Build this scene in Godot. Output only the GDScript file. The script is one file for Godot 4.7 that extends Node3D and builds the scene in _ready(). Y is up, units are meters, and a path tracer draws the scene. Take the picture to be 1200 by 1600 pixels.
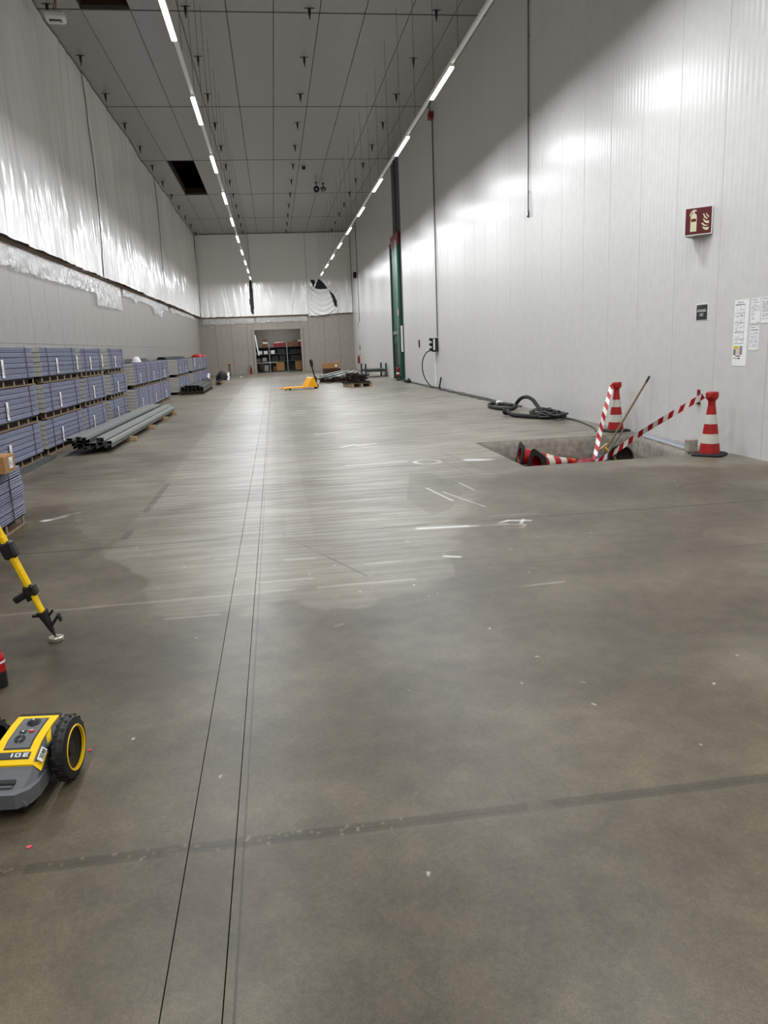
extends Node3D
# Long insulated hall seen from one end: two rows of strip lights, film-covered left wall, sandwich-panel right wall.

const XL := -5.2       # left wall
const XR := 6.02       # right wall
const HC := 9.83       # ceiling
const ZB := -58.0      # back wall
const ZF := 7.0        # wall behind the camera
const YL := 6.57       # height of the light rows
const XROW := [-1.23, 3.59]
const PITCH := 4.69
const ZROW := [-12.95, -15.9]   # first lamp in view, per row

var M := {}
var taken := {}
var rng := RandomNumberGenerator.new()
var noise := FastNoiseLite.new()

# ------------------------------------------------------------------ mesh builder
class MB:
	var v := PackedVector3Array()
	var n := PackedVector3Array()
	var u := PackedVector2Array()
	var ix := PackedInt32Array()
	var xf := Transform3D.IDENTITY
	func vert(p: Vector3, nn: Vector3, uv := Vector2.ZERO) -> int:
		v.append(xf * p); n.append((xf.basis * nn).normalized()); u.append(uv)
		return v.size() - 1
	func face(a: int, b: int, c: int) -> void:   # counter-clockwise seen from outside
		ix.append(a); ix.append(c); ix.append(b)
	func tri(a: Vector3, b: Vector3, c: Vector3) -> void:
		var nn := (b - a).cross(c - a).normalized()
		face(vert(a, nn), vert(b, nn), vert(c, nn))
	func quad(a: Vector3, b: Vector3, c: Vector3, d: Vector3) -> void:
		var nn := (b - a).cross(c - a)
		if nn.length_squared() < 1e-16: nn = (c - a).cross(d - a)
		nn = nn.normalized()
		var i := vert(a, nn, Vector2(0, 1)); vert(b, nn, Vector2(1, 1)); vert(c, nn, Vector2(1, 0)); vert(d, nn, Vector2(0, 0))
		face(i, i + 1, i + 2); face(i, i + 2, i + 3)
	func box(c: Vector3, s: Vector3, bev := 0.0) -> void:
		var h := s / 2.0
		if bev <= 0.0:
			for k in 3:
				for sg in [-1.0, 1.0]:
					var e := Vector3.ZERO; e[k] = sg * h[k]
					var a := Vector3.ZERO; a[(k + 1) % 3] = h[(k + 1) % 3]
					var b := Vector3.ZERO; b[(k + 2) % 3] = h[(k + 2) % 3] * sg
					quad(c + e - a - b, c + e + a - b, c + e + a + b, c + e - a + b)
			return
		bev = minf(bev, 0.45 * minf(s.x, minf(s.y, s.z)))
		for k in 3:
			var k1 := (k + 1) % 3
			var k2 := (k + 2) % 3
			for sg in [-1.0, 1.0]:
				var e := Vector3.ZERO; e[k] = sg * h[k]
				var a := Vector3.ZERO; a[k1] = h[k1] - bev
				var b := Vector3.ZERO; b[k2] = (h[k2] - bev) * sg
				quad(c + e - a - b, c + e + a - b, c + e + a + b, c + e - a + b)
				for sh in [-1.0, 1.0]:      # bevel between faces k (sg) and k1 (sh), along k2
					var p := Vector3.ZERO; p[k] = sg * h[k]; p[k1] = sh * (h[k1] - bev)
					var q := Vector3.ZERO; q[k] = sg * (h[k] - bev); q[k1] = sh * h[k1]
					var l := Vector3.ZERO; l[k2] = h[k2] - bev
					if sg * sh > 0: quad(c + p - l, c + q - l, c + q + l, c + p + l)
					else: quad(c + q - l, c + p - l, c + p + l, c + q + l)
		for sx in [-1.0, 1.0]:
			for sy in [-1.0, 1.0]:
				for sz in [-1.0, 1.0]:
					var a := c + Vector3(sx * h.x, sy * (h.y - bev), sz * (h.z - bev))
					var b := c + Vector3(sx * (h.x - bev), sy * h.y, sz * (h.z - bev))
					var d := c + Vector3(sx * (h.x - bev), sy * (h.y - bev), sz * h.z)
					if sx * sy * sz > 0: tri(a, b, d)
					else: tri(a, d, b)
	func lathe(prof: Array, seg: int, a0 := 0.0, a1 := TAU) -> void:   # Vector2(radius, y), bottom to top outside
		for k in prof.size() - 1:
			var p: Vector2 = prof[k]
			var q: Vector2 = prof[k + 1]
			var d := q - p
			if d.length() < 1e-6: continue
			var pn := Vector2(d.y, -d.x).normalized()
			var i0 := v.size()
			for j in seg + 1:
				var t := a0 + (a1 - a0) * j / seg
				var cs := Vector3(cos(t), 0, -sin(t))
				vert(cs * p.x + Vector3(0, p.y, 0), cs * pn.x + Vector3(0, pn.y, 0), Vector2(float(j) / seg, p.y))
				vert(cs * q.x + Vector3(0, q.y, 0), cs * pn.x + Vector3(0, pn.y, 0), Vector2(float(j) / seg, q.y))
			for j in seg:
				var i := i0 + j * 2
				face(i, i + 2, i + 3); face(i, i + 3, i + 1)
	func tube(path: Array, r: float, seg := 8, caps := true, r1 := -1.0) -> void:
		var cnt := path.size()
		var i0 := v.size()
		var up := Vector3.UP
		for k in cnt:
			var p: Vector3 = path[k]
			var t: Vector3 = ((path[mini(k + 1, cnt - 1)] as Vector3) - (path[maxi(k - 1, 0)] as Vector3)).normalized()
			if absf(t.dot(up)) > 0.98: up = Vector3.RIGHT if absf(t.x) < 0.9 else Vector3.FORWARD
			var sx := t.cross(up).normalized()
			var sy := sx.cross(t).normalized()
			up = sy
			var rr := r if r1 < 0 else lerpf(r, r1, float(k) / maxf(1, cnt - 1))
			for j in seg + 1:
				var a := TAU * j / seg
				var d := sx * cos(a) + sy * sin(a)
				vert(p + d * rr, d, Vector2(float(j) / seg, k))
		for k in cnt - 1:
			for j in seg:
				var a := i0 + k * (seg + 1) + j
				face(a, a + seg + 2, a + 1); face(a, a + seg + 1, a + seg + 2)
		if caps:
			for e in [0, cnt - 1]:
				var t: Vector3 = ((path[1] as Vector3) - (path[0] as Vector3)).normalized() * -1.0 if e == 0 else ((path[cnt - 1] as Vector3) - (path[cnt - 2] as Vector3)).normalized()
				var ci := vert(path[e], t)
				var b: int = i0 + e * (seg + 1)
				var ring := []
				for j in seg + 1:
					v.append(v[b + j]); n.append((xf.basis * t).normalized()); u.append(Vector2.ZERO); ring.append(v.size() - 1)
				for j in seg:
					if e == 0: face(ci, ring[j], ring[j + 1])
					else: face(ci, ring[j + 1], ring[j])
	func bar(a: Vector3, b: Vector3, w: float, h: float, up := Vector3.UP, bev := 0.0) -> void:   # box from a to b
		var z := (b - a).normalized()
		if absf(z.dot(up)) > 0.99: up = Vector3.RIGHT
		var x := up.cross(z).normalized()
		var keep := xf
		xf = keep * Transform3D(Basis(x, z.cross(x), z), (a + b) / 2.0)
		box(Vector3.ZERO, Vector3(w, h, a.distance_to(b)), bev)
		xf = keep
	func prism(poly: PackedVector2Array, z0: float, z1: float) -> void:   # polygon in x,y counter-clockwise, along z
		var cnt := poly.size()
		if Geometry2D.is_polygon_clockwise(poly):   # y-down test: true means counter-clockwise with y up
			pass
		var area := 0.0
		for k in cnt: area += poly[k].cross(poly[(k + 1) % cnt])
		if area < 0: poly.reverse()
		for k in cnt:
			var p := poly[k]
			var q := poly[(k + 1) % cnt]
			quad(Vector3(p.x, p.y, z1), Vector3(p.x, p.y, z0), Vector3(q.x, q.y, z0), Vector3(q.x, q.y, z1))
		var t := Geometry2D.triangulate_polygon(poly)
		for k in range(0, t.size(), 3):
			var a := poly[t[k]]
			var b := poly[t[k + 1]]
			var c := poly[t[k + 2]]
			if (b - a).cross(c - a) < 0:
				var w := b; b = c; c = w
			tri(Vector3(a.x, a.y, z1), Vector3(b.x, b.y, z1), Vector3(c.x, c.y, z1))
			tri(Vector3(a.x, a.y, z0), Vector3(c.x, c.y, z0), Vector3(b.x, b.y, z0))
	func grid(nu: int, nv: int, f: Callable, keep = null, flip := false) -> void:   # smooth sheet, f(i, j) -> point
		var i0 := v.size()
		var pts := PackedVector3Array()
		for j in nv + 1:
			for i in nu + 1: pts.append(f.call(float(i) / nu, float(j) / nv))
		for j in nv + 1:
			for i in nu + 1:
				var a := pts[j * (nu + 1) + mini(i + 1, nu)] - pts[j * (nu + 1) + maxi(i - 1, 0)]
				var b := pts[mini(j + 1, nv) * (nu + 1) + i] - pts[maxi(j - 1, 0) * (nu + 1) + i]
				vert(pts[j * (nu + 1) + i], a.cross(b).normalized() * (-1.0 if flip else 1.0), Vector2(float(i) / nu, 1.0 - float(j) / nv))
		for j in nv:
			for i in nu:
				if keep != null and not keep.call((i + 0.5) / nu, (j + 0.5) / nv): continue
				var a := i0 + j * (nu + 1) + i
				if flip:
					face(a, a + nu + 2, a + 1); face(a, a + nu + 1, a + nu + 2)
				else:
					face(a, a + 1, a + nu + 2); face(a, a + nu + 2, a + nu + 1)
	func done(uv2scale := 0.0) -> ArrayMesh:
		var arr := []
		arr.resize(Mesh.ARRAY_MAX)
		arr[Mesh.ARRAY_VERTEX] = v; arr[Mesh.ARRAY_NORMAL] = n; arr[Mesh.ARRAY_TEX_UV] = u; arr[Mesh.ARRAY_INDEX] = ix
		if uv2scale > 0.0:
			var w := PackedVector2Array()
			for p in v: w.append(Vector2(p.x, p.z) * uv2scale)
			arr[Mesh.ARRAY_TEX_UV2] = w
		var m := ArrayMesh.new()
		m.add_surface_from_arrays(Mesh.PRIMITIVE_TRIANGLES, arr)
		return m

# ------------------------------------------------------------------ scene helpers
func numbered(called: String, parent: Node) -> String:
	var key := str(parent.get_instance_id()) + called
	var k: int = taken.get(key, 0)
	taken[key] = k + 1
	return called if k == 0 else "%s_%03d" % [called, k]

func obj(called: String, mesh: Mesh, m: Material, parent: Node = self, at := Vector3.ZERO, label := "") -> MeshInstance3D:
	var o := MeshInstance3D.new()
	o.name = numbered(called, parent); o.mesh = mesh; o.material_override = m; o.position = at
	o.cast_shadow = GeometryInstance3D.SHADOW_CASTING_SETTING_ON
	parent.add_child(o, true)
	if label != "": o.set_meta("label", label)
	return o

func tag(o: Node, label: String, category: String, group := "") -> void:
	o.set_meta("label", label); o.set_meta("category", category)
	if group != "": o.set_meta("group", group)

func thing(called: String, label: String, category: String, at := Vector3.ZERO, turn := 0.0, group := "") -> Node3D:
	var o := Node3D.new()
	o.name = numbered(called, self); o.position = at; o.rotation.y = turn
	add_child(o, true); tag(o, label, category, group)
	return o

func struct(called: String, label: String, category: String) -> Node3D:
	var o := thing(called, label, category)
	o.set_meta("kind", "structure")
	return o

func bx(c: Vector3, s: Vector3, bev := 0.0) -> ArrayMesh:
	var b := MB.new(); b.box(c, s, bev); return b.done()

func mat(c: Color, rough := 0.6, metal := 0.0, spec := 0.5) -> StandardMaterial3D:
	var m := StandardMaterial3D.new()
	m.albedo_color = c; m.roughness = rough; m.metallic = metal; m.metallic_specular = spec
	return m

func c8(r: int, g: int, b: int) -> Color:
	return Color(r / 255.0, g / 255.0, b / 255.0)

func noise_bytes(sd: int, freq: float, w: int, h: int, ww: int, hh: int, oct := 4) -> PackedByteArray:
	noise.seed = sd; noise.frequency = freq; noise.fractal_octaves = oct
	var im := noise.get_image(w, h, false, false, true)
	im.convert(Image.FORMAT_L8)
	if w != ww or h != hh: im.resize(ww, hh, Image.INTERPOLATE_CUBIC)
	return im.get_data()

func noise_tex(sd: int, freq: float, c0: Color, c1: Color, size := 512, normal := false, bump := 4.0) -> NoiseTexture2D:
	var f := FastNoiseLite.new()
	f.seed = sd; f.frequency = freq; f.fractal_octaves = 5
	var t := NoiseTexture2D.new()
	t.width = size; t.height = size; t.seamless = true; t.noise = f
	if normal:
		t.as_normal_map = true; t.bump_strength = bump
	else:
		var g := Gradient.new()
		g.set_color(0, c0); g.set_color(1, c1)
		t.color_ramp = g
	return t

func grained(c: Color, rough: float, amount: float, scale: float, sd: int, metal := 0.0) -> StandardMaterial3D:
	var m := mat(c, rough, metal)
	m.albedo_texture = noise_tex(sd, 0.02, Color(1 - amount, 1 - amount, 1 - amount), Color(1, 1, 1))
	m.uv1_triplanar = true; m.uv1_world_triplanar = true
	m.uv1_scale = Vector3(scale, scale, scale)
	return m

func _ready() -> void:
	rng.seed = 7
	camera_and_light()
	materials()
	floor_and_pit()
	right_wall()
	left_wall()
	back_wall()
	ceiling()
	light_rows()
	plasterboard()
	steel_and_left_things()
	foreground()
	pit_things()
	right_things()
	back_things()
	back_room()

# ------------------------------------------------------------------ camera, light
func camera_and_light() -> void:
	var cam := Camera3D.new()
	cam.name = "camera"
	cam.position = Vector3(0, 1.6, 0)
	cam.rotation = Vector3(-0.2143, -0.1325, -0.0414)
	cam.fov = 67.86
	cam.near = 0.05; cam.far = 200.0
	add_child(cam); cam.current = true
	var we := WorldEnvironment.new()
	we.name = "world_environment"
	var e := Environment.new()
	e.background_mode = Environment.BG_COLOR
	e.background_color = Color(0, 0, 0)
	e.tonemap_mode = Environment.TONE_MAPPER_LINEAR
	e.tonemap_exposure = 1.0
	e.sdfgi_enabled = true; e.ssao_enabled = true; e.ssil_enabled = true
	we.environment = e
	add_child(we)

const LAMP_ENERGY := 14.0
func tube_light(at: Vector3, size: Vector2, energy: float, parent: Node) -> void:   # soft light just under a fitting, facing down
	var l := AreaLight3D.new()
	l.name = "tube_light"
	l.area_size = size
	l.area_normalize_energy = true
	l.light_energy = energy
	l.light_color = Color(0.97, 0.985, 1.0)
	l.shadow_enabled = true
	l.area_range = 80.0
	l.area_attenuation = 2.0
	l.rotation = Vector3(-PI / 2, 0, 0)
	l.position = at
	parent.add_child(l, true)

# ------------------------------------------------------------------ materials
func materials() -> void:
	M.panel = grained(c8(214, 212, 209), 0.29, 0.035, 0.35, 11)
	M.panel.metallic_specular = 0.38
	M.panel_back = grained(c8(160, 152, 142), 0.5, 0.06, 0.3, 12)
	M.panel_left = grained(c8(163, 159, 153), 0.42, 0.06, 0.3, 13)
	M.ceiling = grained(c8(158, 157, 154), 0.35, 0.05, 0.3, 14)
	M.seam = mat(c8(84, 83, 80), 0.8)
	M.dark_wall = grained(c8(66, 65, 64), 0.9, 0.2, 1.0, 15)
	M.void_brown = grained(c8(72, 44, 30), 0.9, 0.3, 2.0, 16)
	M.film = mat(c8(248, 247, 244), 0.22, 0.0, 0.7)
	M.film.normal_enabled = true
	M.film.normal_texture = noise_tex(21, 0.008, Color.BLACK, Color.WHITE, 1024, true, 8.0)
	M.film.normal_scale = 0.16
	M.film.rim_enabled = true; M.film.rim = 0.6
	M.film.uv1_triplanar = true; M.film.uv1_world_triplanar = true
	M.film.uv1_scale = Vector3(0.8, 0.22, 0.8)
	M.skirt = mat(Color(0.93, 0.93, 0.92, 0.3), 0.2, 0.0, 0.9)
	M.skirt.transparency = BaseMaterial3D.TRANSPARENCY_ALPHA
	M.skirt.normal_enabled = true
	M.skirt.normal_scale = 1.6
	M.skirt.normal_texture = M.film.normal_texture
	M.skirt.uv1_triplanar = true; M.skirt.uv1_world_triplanar = true
	M.skirt.uv1_scale = Vector3(1.6, 1.0, 1.6)
	M.timber = grained(c8(138, 112, 82), 0.75, 0.35, 3.0, 17)
	M.timber_pale = grained(c8(196, 164, 118), 0.75, 0.25, 3.0, 18)
	M.post_pale = grained(c8(186, 174, 152), 0.8, 0.2, 3.0, 36)
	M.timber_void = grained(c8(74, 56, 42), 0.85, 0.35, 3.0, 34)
	M.timber_dark = grained(c8(92, 72, 54), 0.8, 0.35, 3.0, 19)
	M.white = mat(c8(232, 232, 228), 0.45)
	M.paper = mat(c8(236, 236, 234), 0.7)
	M.grey_metal = mat(c8(150, 150, 146), 0.4, 0.6)
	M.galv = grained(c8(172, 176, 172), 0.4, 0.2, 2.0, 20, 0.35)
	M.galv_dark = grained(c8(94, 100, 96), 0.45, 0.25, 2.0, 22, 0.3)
	M.black = mat(c8(22, 22, 22), 0.55)
	M.rubber = grained(c8(34, 33, 32), 0.75, 0.4, 4.0, 23)
	M.wire = mat(c8(88, 86, 82), 0.5, 0.3)
	M.red = mat(c8(176, 20, 22), 0.45)
	M.cone_red = grained(c8(178, 16, 16), 0.45, 0.15, 3.0, 24)
	M.cone_white = grained(c8(218, 216, 204), 0.4, 0.12, 3.0, 25)
	M.orange = mat(c8(232, 70, 30), 0.5)
	M.ext_red = mat(c8(128, 12, 20), 0.35)
	M.green = grained(c8(20, 92, 70), 0.45, 0.15, 1.0, 26)
	M.green_dark = mat(c8(34, 52, 46), 0.5)
	M.yellow = mat(c8(246, 200, 8), 0.38)
	M.jack = mat(c8(246, 172, 12), 0.42)
	M.robot_grey = mat(c8(96, 98, 100), 0.5)
	M.robot_dark = mat(c8(52, 53, 56), 0.5)
	M.concrete_pit = grained(c8(178, 171, 158), 0.9, 0.22, 0.8, 27)
	M.soil = grained(c8(104, 86, 64), 0.95, 0.5, 2.5, 28)
	M.card = grained(c8(176, 130, 78), 0.8, 0.15, 2.0, 29)
	M.card_dark = grained(c8(130, 88, 58), 0.8, 0.2, 2.0, 30)
	M.blue = grained(c8(94, 98, 130), 0.7, 0.12, 1.5, 31)
	M.board_edge = mat(c8(178, 180, 196), 0.75)
	M.gypsum = grained(c8(206, 203, 195), 0.85, 0.1, 1.5, 32)
	M.blue_cloth = mat(c8(70, 84, 110), 0.9)
	M.diffuser = mat(c8(250, 250, 248), 0.4)
	M.diffuser.emission_enabled = true
	M.diffuser.emission = Color(1.0, 0.98, 0.94); M.diffuser.emission_energy_multiplier = 8.0
	M.brass = mat(c8(196, 190, 176), 0.3, 0.85)
	M.pink = mat(c8(232, 70, 90), 0.7)

# ------------------------------------------------------------------ floor
func seg_dist(p: Vector2, a: Vector2, b: Vector2) -> float:
	var d := b - a
	var t := clampf((p - a).dot(d) / d.length_squared(), 0.0, 1.0)
	return p.distance_to(a + d * t)

var dust_x := PackedFloat32Array([-5.2, -2.4, -1.5, -0.9, -0.2, 0.3, 1.15, 1.25, 1.6, 2.4, 3.0, 4.2, 6.1])
var dust_z := PackedFloat32Array([-9.6, -8.6, -6.4, -4.9, -4.45, -4.4, -4.6, -5.4, -6.6, -8.2, -9.0, -8.7, -8.4])
func dust_edge(x: float) -> float:   # where the plaster dust on the slab begins
	for k in dust_x.size() - 1:
		if x <= dust_x[k + 1]:
			return lerpf(dust_z[k], dust_z[k + 1], clampf((x - dust_x[k]) / (dust_x[k + 1] - dust_x[k]), 0, 1))
	return -8.4

func floor_texture(w: int, h: int, z0: float, z1: float, sd: int) -> ImageTexture:
	var x0 := -5.3
	var x1 := 6.1
	var blotch := noise_bytes(sd, 0.008, w / 8, h / 4, w, h, 4)
	var mottle := noise_bytes(sd + 1, 0.02, w / 4, h / 2, w, h, 4)
	var streak := noise_bytes(sd + 2, 0.09, 96, h, w, h, 4)
	var along := noise_bytes(sd + 3, 0.06, w / 2, h, w, h, 4)
	var grain := noise_bytes(sd + 4, 0.4, w / 2, h, w, h, 2)
	var out := PackedByteArray()
	out.resize(w * h * 3)
	var edges := PackedFloat32Array()
	for i in w: edges.append(dust_edge(lerpf(x0, x1, (i + 0.5) / w)))
	var patch := PackedVector2Array([Vector2(1.61, -9.46), Vector2(1.29, -7.84), Vector2(1.4, -7.0), Vector2(1.62, -7.2), Vector2(1.95, -8.0), Vector2(1.9, -9.4)])
	var k := 0
	for j in h:
		var z := lerpf(z0, z1, (j + 0.5) / h)
		var near := clampf((-z - 4.0) / 3.0, 0.0, 1.0)
		var in_patch_row := z < -6.9 and z > -9.5
		for i in w:
			var x := lerpf(x0, x1, (i + 0.5) / w)
			var bl := blotch[k] / 255.0
			var mo := mottle[k] / 255.0
			var st := streak[k] / 255.0
			var al := along[k] / 255.0
			var gr := grain[k] / 255.0
			# bare slab
			var r := 99.0 + 34.0 * (bl - 0.5) + 34.0 * (mo - 0.5) + 20.0 * (al - 0.5) + 18.0 * (gr - 0.5) + 4.0 * (st - 0.5)
			var g := r * lerpf(0.885, 0.92, mo)
			var b := r * lerpf(0.69, 0.755, mo)
			# plaster dust, spread in sweeps across the hall
			var ed: float = edges[i] + 0.9 * (mo - 0.5) + 0.5 * (bl - 0.5)
			var d := clampf((ed - z) * (9.0 if x < 1.2 else 2.2), 0.0, 1.0)
			if d > 0.0:
				var sw := clampf((st - 0.36) * 3.2, 0.0, 1.0)
				var far_in := clampf((ed - z) * 0.28, 0.0, 1.0)
				var reach := lerpf(0.22, 0.28, far_in) + 0.5 * sw * (0.22 + 0.78 * far_in) + 0.35 * (bl - 0.45)
				if x < -1.5: reach *= 0.45 + 0.3 * mo
				if in_patch_row and x > 1.2 and x < 2.0 and Geometry2D.is_point_in_polygon(Vector2(x, z), patch): reach *= 0.5
				if x > 0.0 and x < 0.24 and z < -6.4: reach += 0.1
				if d > 0.05 and d < 0.75 and x < 1.2: reach += 0.14 * mo
				d = clampf(d * reach, 0.0, 0.92)
				r = lerpf(r, 170.0, d); g = lerpf(g, 165.0, d); b = lerpf(b, 154.0, d)
			# swept track with the old band mark, and dirt-filled cross joint
			var dz := absf(z + 2.3)
			if dz < 0.028:
				var s := 0.80 if mo > 0.36 else 0.93
				if gr > 0.74 and x < 0.4: s = 1.25
				r *= s; g *= s; b *= s * 0.98
			if absf(z + 6.62) < 0.02 and mo > 0.4: r *= 0.72; g *= 0.72; b *= 0.72
			if absf(z + 5.2) < 0.014 and mo > 0.42 and x > 0.6: r *= 0.78; g *= 0.78; b *= 0.78
			if absf(z + 10.1) < 0.022 and mo > 0.36 and x < 2.9: r *= 0.72; g *= 0.72; b *= 0.72
			if absf(z + 5.0 + 0.02 * (x + 1.0)) < 0.022 and x < 1.0 and x > -3.0 and mo > 0.43: r += 26; g += 26; b += 25
			if absf(x + 1.45) < 0.035 and z < -6.9 and z > -9.9 and mo > 0.4: r *= 0.74; g *= 0.73; b *= 0.72
			if absf(x + 0.208) < 0.004: r *= 0.6; g *= 0.6; b *= 0.6
			out[k * 3] = clampi(int(r), 0, 255); out[k * 3 + 1] = clampi(int(g), 0, 255); out[k * 3 + 2] = clampi(int(b), 0, 255)
			k += 1
	var im := Image.create_from_data(w, h, false, Image.FORMAT_RGB8, out)
	# chalk and spray-paint marks left by the layout
	var marks := [
		[Vector2(1.18, -6.50), Vector2(1.60, -6.46), 0.035], [Vector2(1.60, -6.46), Vector2(1.96, -6.42), 0.03],
		[Vector2(1.90, -6.30), Vector2(2.05, -6.26), 0.02], [Vector2(2.05, -6.26), Vector2(2.10, -6.36), 0.02], [Vector2(2.10, -6.36), Vector2(1.94, -6.42), 0.02],
		[Vector2(1.92, -6.50), Vector2(2.02, -6.56), 0.02], [Vector2(2.02, -6.56), Vector2(2.20, -6.50), 0.02], [Vector2(2.08, -6.40), Vector2(2.16, -6.56), 0.015],
		[Vector2(0.9, -10.45), Vector2(1.75, -10.5), 0.02], [Vector2(1.28, -12.6), Vector2(1.6, -12.7), 0.04], [Vector2(1.0, -12.5), Vector2(1.25, -12.75), 0.03],
		[Vector2(0.7, -14.7), Vector2(1.1, -14.8), 0.04], [Vector2(1.75, -8.1), Vector2(1.98, -7.2), 0.008], [Vector2(1.62, -8.4), Vector2(1.74, -7.6), 0.012],
		[Vector2(2.05, -8.6), Vector2(2.1, -8.1), 0.008], [Vector2(1.2, -5.55), Vector2(1.3, -5.5), 0.02],
		[Vector2(2.6, -10.3), Vector2(2.85, -10.2), 0.09], [Vector2(0.25, -4.25), Vector2(0.3, -4.28), 0.012],
		[Vector2(-2.42, -8.0), Vector2(-2.3, -8.15), 0.05], [Vector2(-2.3, -8.2), Vector2(-2.18, -8.3), 0.03],
		[Vector2(2.0, -24.0), Vector2(3.2, -24.4), 0.05], [Vector2(3.3, -25.2), Vector2(4.1, -25.6), 0.06], [Vector2(4.2, -26.0), Vector2(4.5, -26.2), 0.08],
		[Vector2(1.6, -29.5), Vector2(2.2, -29.6), 0.08], [Vector2(0.2, -20.8), Vector2(0.7, -20.6), 0.06], [Vector2(2.2, -33.0), Vector2(2.9, -33.2), 0.09],
	]
	for a in 14:    # sprayed ring
		var t := TAU * a / 14
		var t2 := TAU * (a + 1) / 14
		marks.append([Vector2(2.02 + 0.17 * cos(t), -10.35 + 0.2 * sin(t)), Vector2(2.02 + 0.17 * cos(t2), -10.35 + 0.2 * sin(t2)), 0.035])
	for i in 90:     # chips and specks
		var c := Vector2(rng.randf_range(-2.0, 5.5), rng.randf_range(-9.0, -1.3))
		marks.append([c, c + Vector2(rng.randf_range(-0.012, 0.012), rng.randf_range(0.004, 0.012)), 0.005])
	for i in 26:     # drag scuffs across the hall
		var c := Vector2(rng.randf_range(-1.6, 3.0), rng.randf_range(-16.0, -4.6))
		marks.append([c, c + Vector2(rng.randf_range(0.15, 0.6), rng.randf_range(-0.06, 0.03)), rng.randf_range(0.008, 0.02), 0.35])
	for q in [[0.02, -6.5, 0.55, -5.2], [2.15, -11.0, 2.35, -9.0], [2.4, -11.2, 2.62, -9.2], [2.6, -8.8, 2.78, -7.3], [2.85, -8.7, 3.02, -7.4], [0.95, -10.2, 2.6, -9.95], [0.3, -2.9, 0.33, -2.95]]:
		marks.append([Vector2(q[0], q[1]), Vector2(q[2], q[3]), 0.009, -0.5])
	for q in [[2.3, -3.2, 4.6, -6.2, 0.22, 0.10], [3.4, -3.0, 4.9, -5.0, 0.3, 0.12], [1.5, -2.4, 2.0, -4.4, 0.16, -0.12], [2.2, -2.5, 3.1, -4.0, 0.2, -0.12], [4.6, -5.6, 5.4, -7.2, 0.35, 0.16], [0.5, -3.1, 2.4, -3.7, 0.25, -0.08], [-3.0, -3.4, -1.2, -4.6, 0.18, -0.12], [-2.6, -4.2, -1.5, -6.9, 0.06, -0.2]]:
		marks.append([Vector2(q[0], q[1]), Vector2(q[2], q[3]), q[4], q[5]])      # tyre tracks and wiped bands
	for mk in marks:
		var a: Vector2 = mk[0]
		var b: Vector2 = mk[1]
		var rad: float = mk[2]
		var i0 := int((minf(a.x, b.x) - 2 * rad - x0) / (x1 - x0) * w)
		var i1 := int((maxf(a.x, b.x) + 2 * rad - x0) / (x1 - x0) * w) + 1
		var j0 := int((maxf(a.y, b.y) + 2 * rad - z0) / (z1 - z0) * h)
		var j1 := int((minf(a.y, b.y) - 2 * rad - z0) / (z1 - z0) * h) + 1
		for j in range(maxi(j0, 0), mini(j1, h)):
			for i in range(maxi(i0, 0), mini(i1, w)):
				var p := Vector2(lerpf(x0, x1, (i + 0.5) / w), lerpf(z0, z1, (j + 0.5) / h))
				var dd := seg_dist(p, a, b) / rad
				var al := clampf(1.5 - dd, 0, 1) * clampf((mottle[j * w + i] / 255.0 - 0.25) * 4.0, 0.25, 0.95)
				if mk.size() > 3: al *= absf(mk[3])
				if al > 0: im.set_pixel(i, j, im.get_pixel(i, j).lerp(Color(0.88, 0.88, 0.87) if mk.size() < 4 or mk[3] > 0 else Color(0.2, 0.19, 0.17), al))
	im.generate_mipmaps()
	return ImageTexture.create_from_image(im)

func floor_material(w: int, h: int, z0: float, z1: float, sd: int) -> StandardMaterial3D:
	var m := mat(Color.WHITE, 0.5, 0.0, 0.5)
	m.albedo_texture = floor_texture(w, h, z0, z1, sd)
	m.detail_enabled = true
	m.detail_blend_mode = BaseMaterial3D.BLEND_MODE_MUL
	m.detail_uv_layer = BaseMaterial3D.DETAIL_UV_2
	m.detail_albedo = noise_tex(51, 0.12, c8(205, 204, 203), Color.WHITE, 1024)
	m.roughness = 0.4
	m.metallic_specular = 0.42
	return m

const PIT := [Vector2(3.15, -12.03), Vector2(3.13, -9.43), Vector2(5.58, -9.55), Vector2(5.86, -12.05)]

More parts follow.
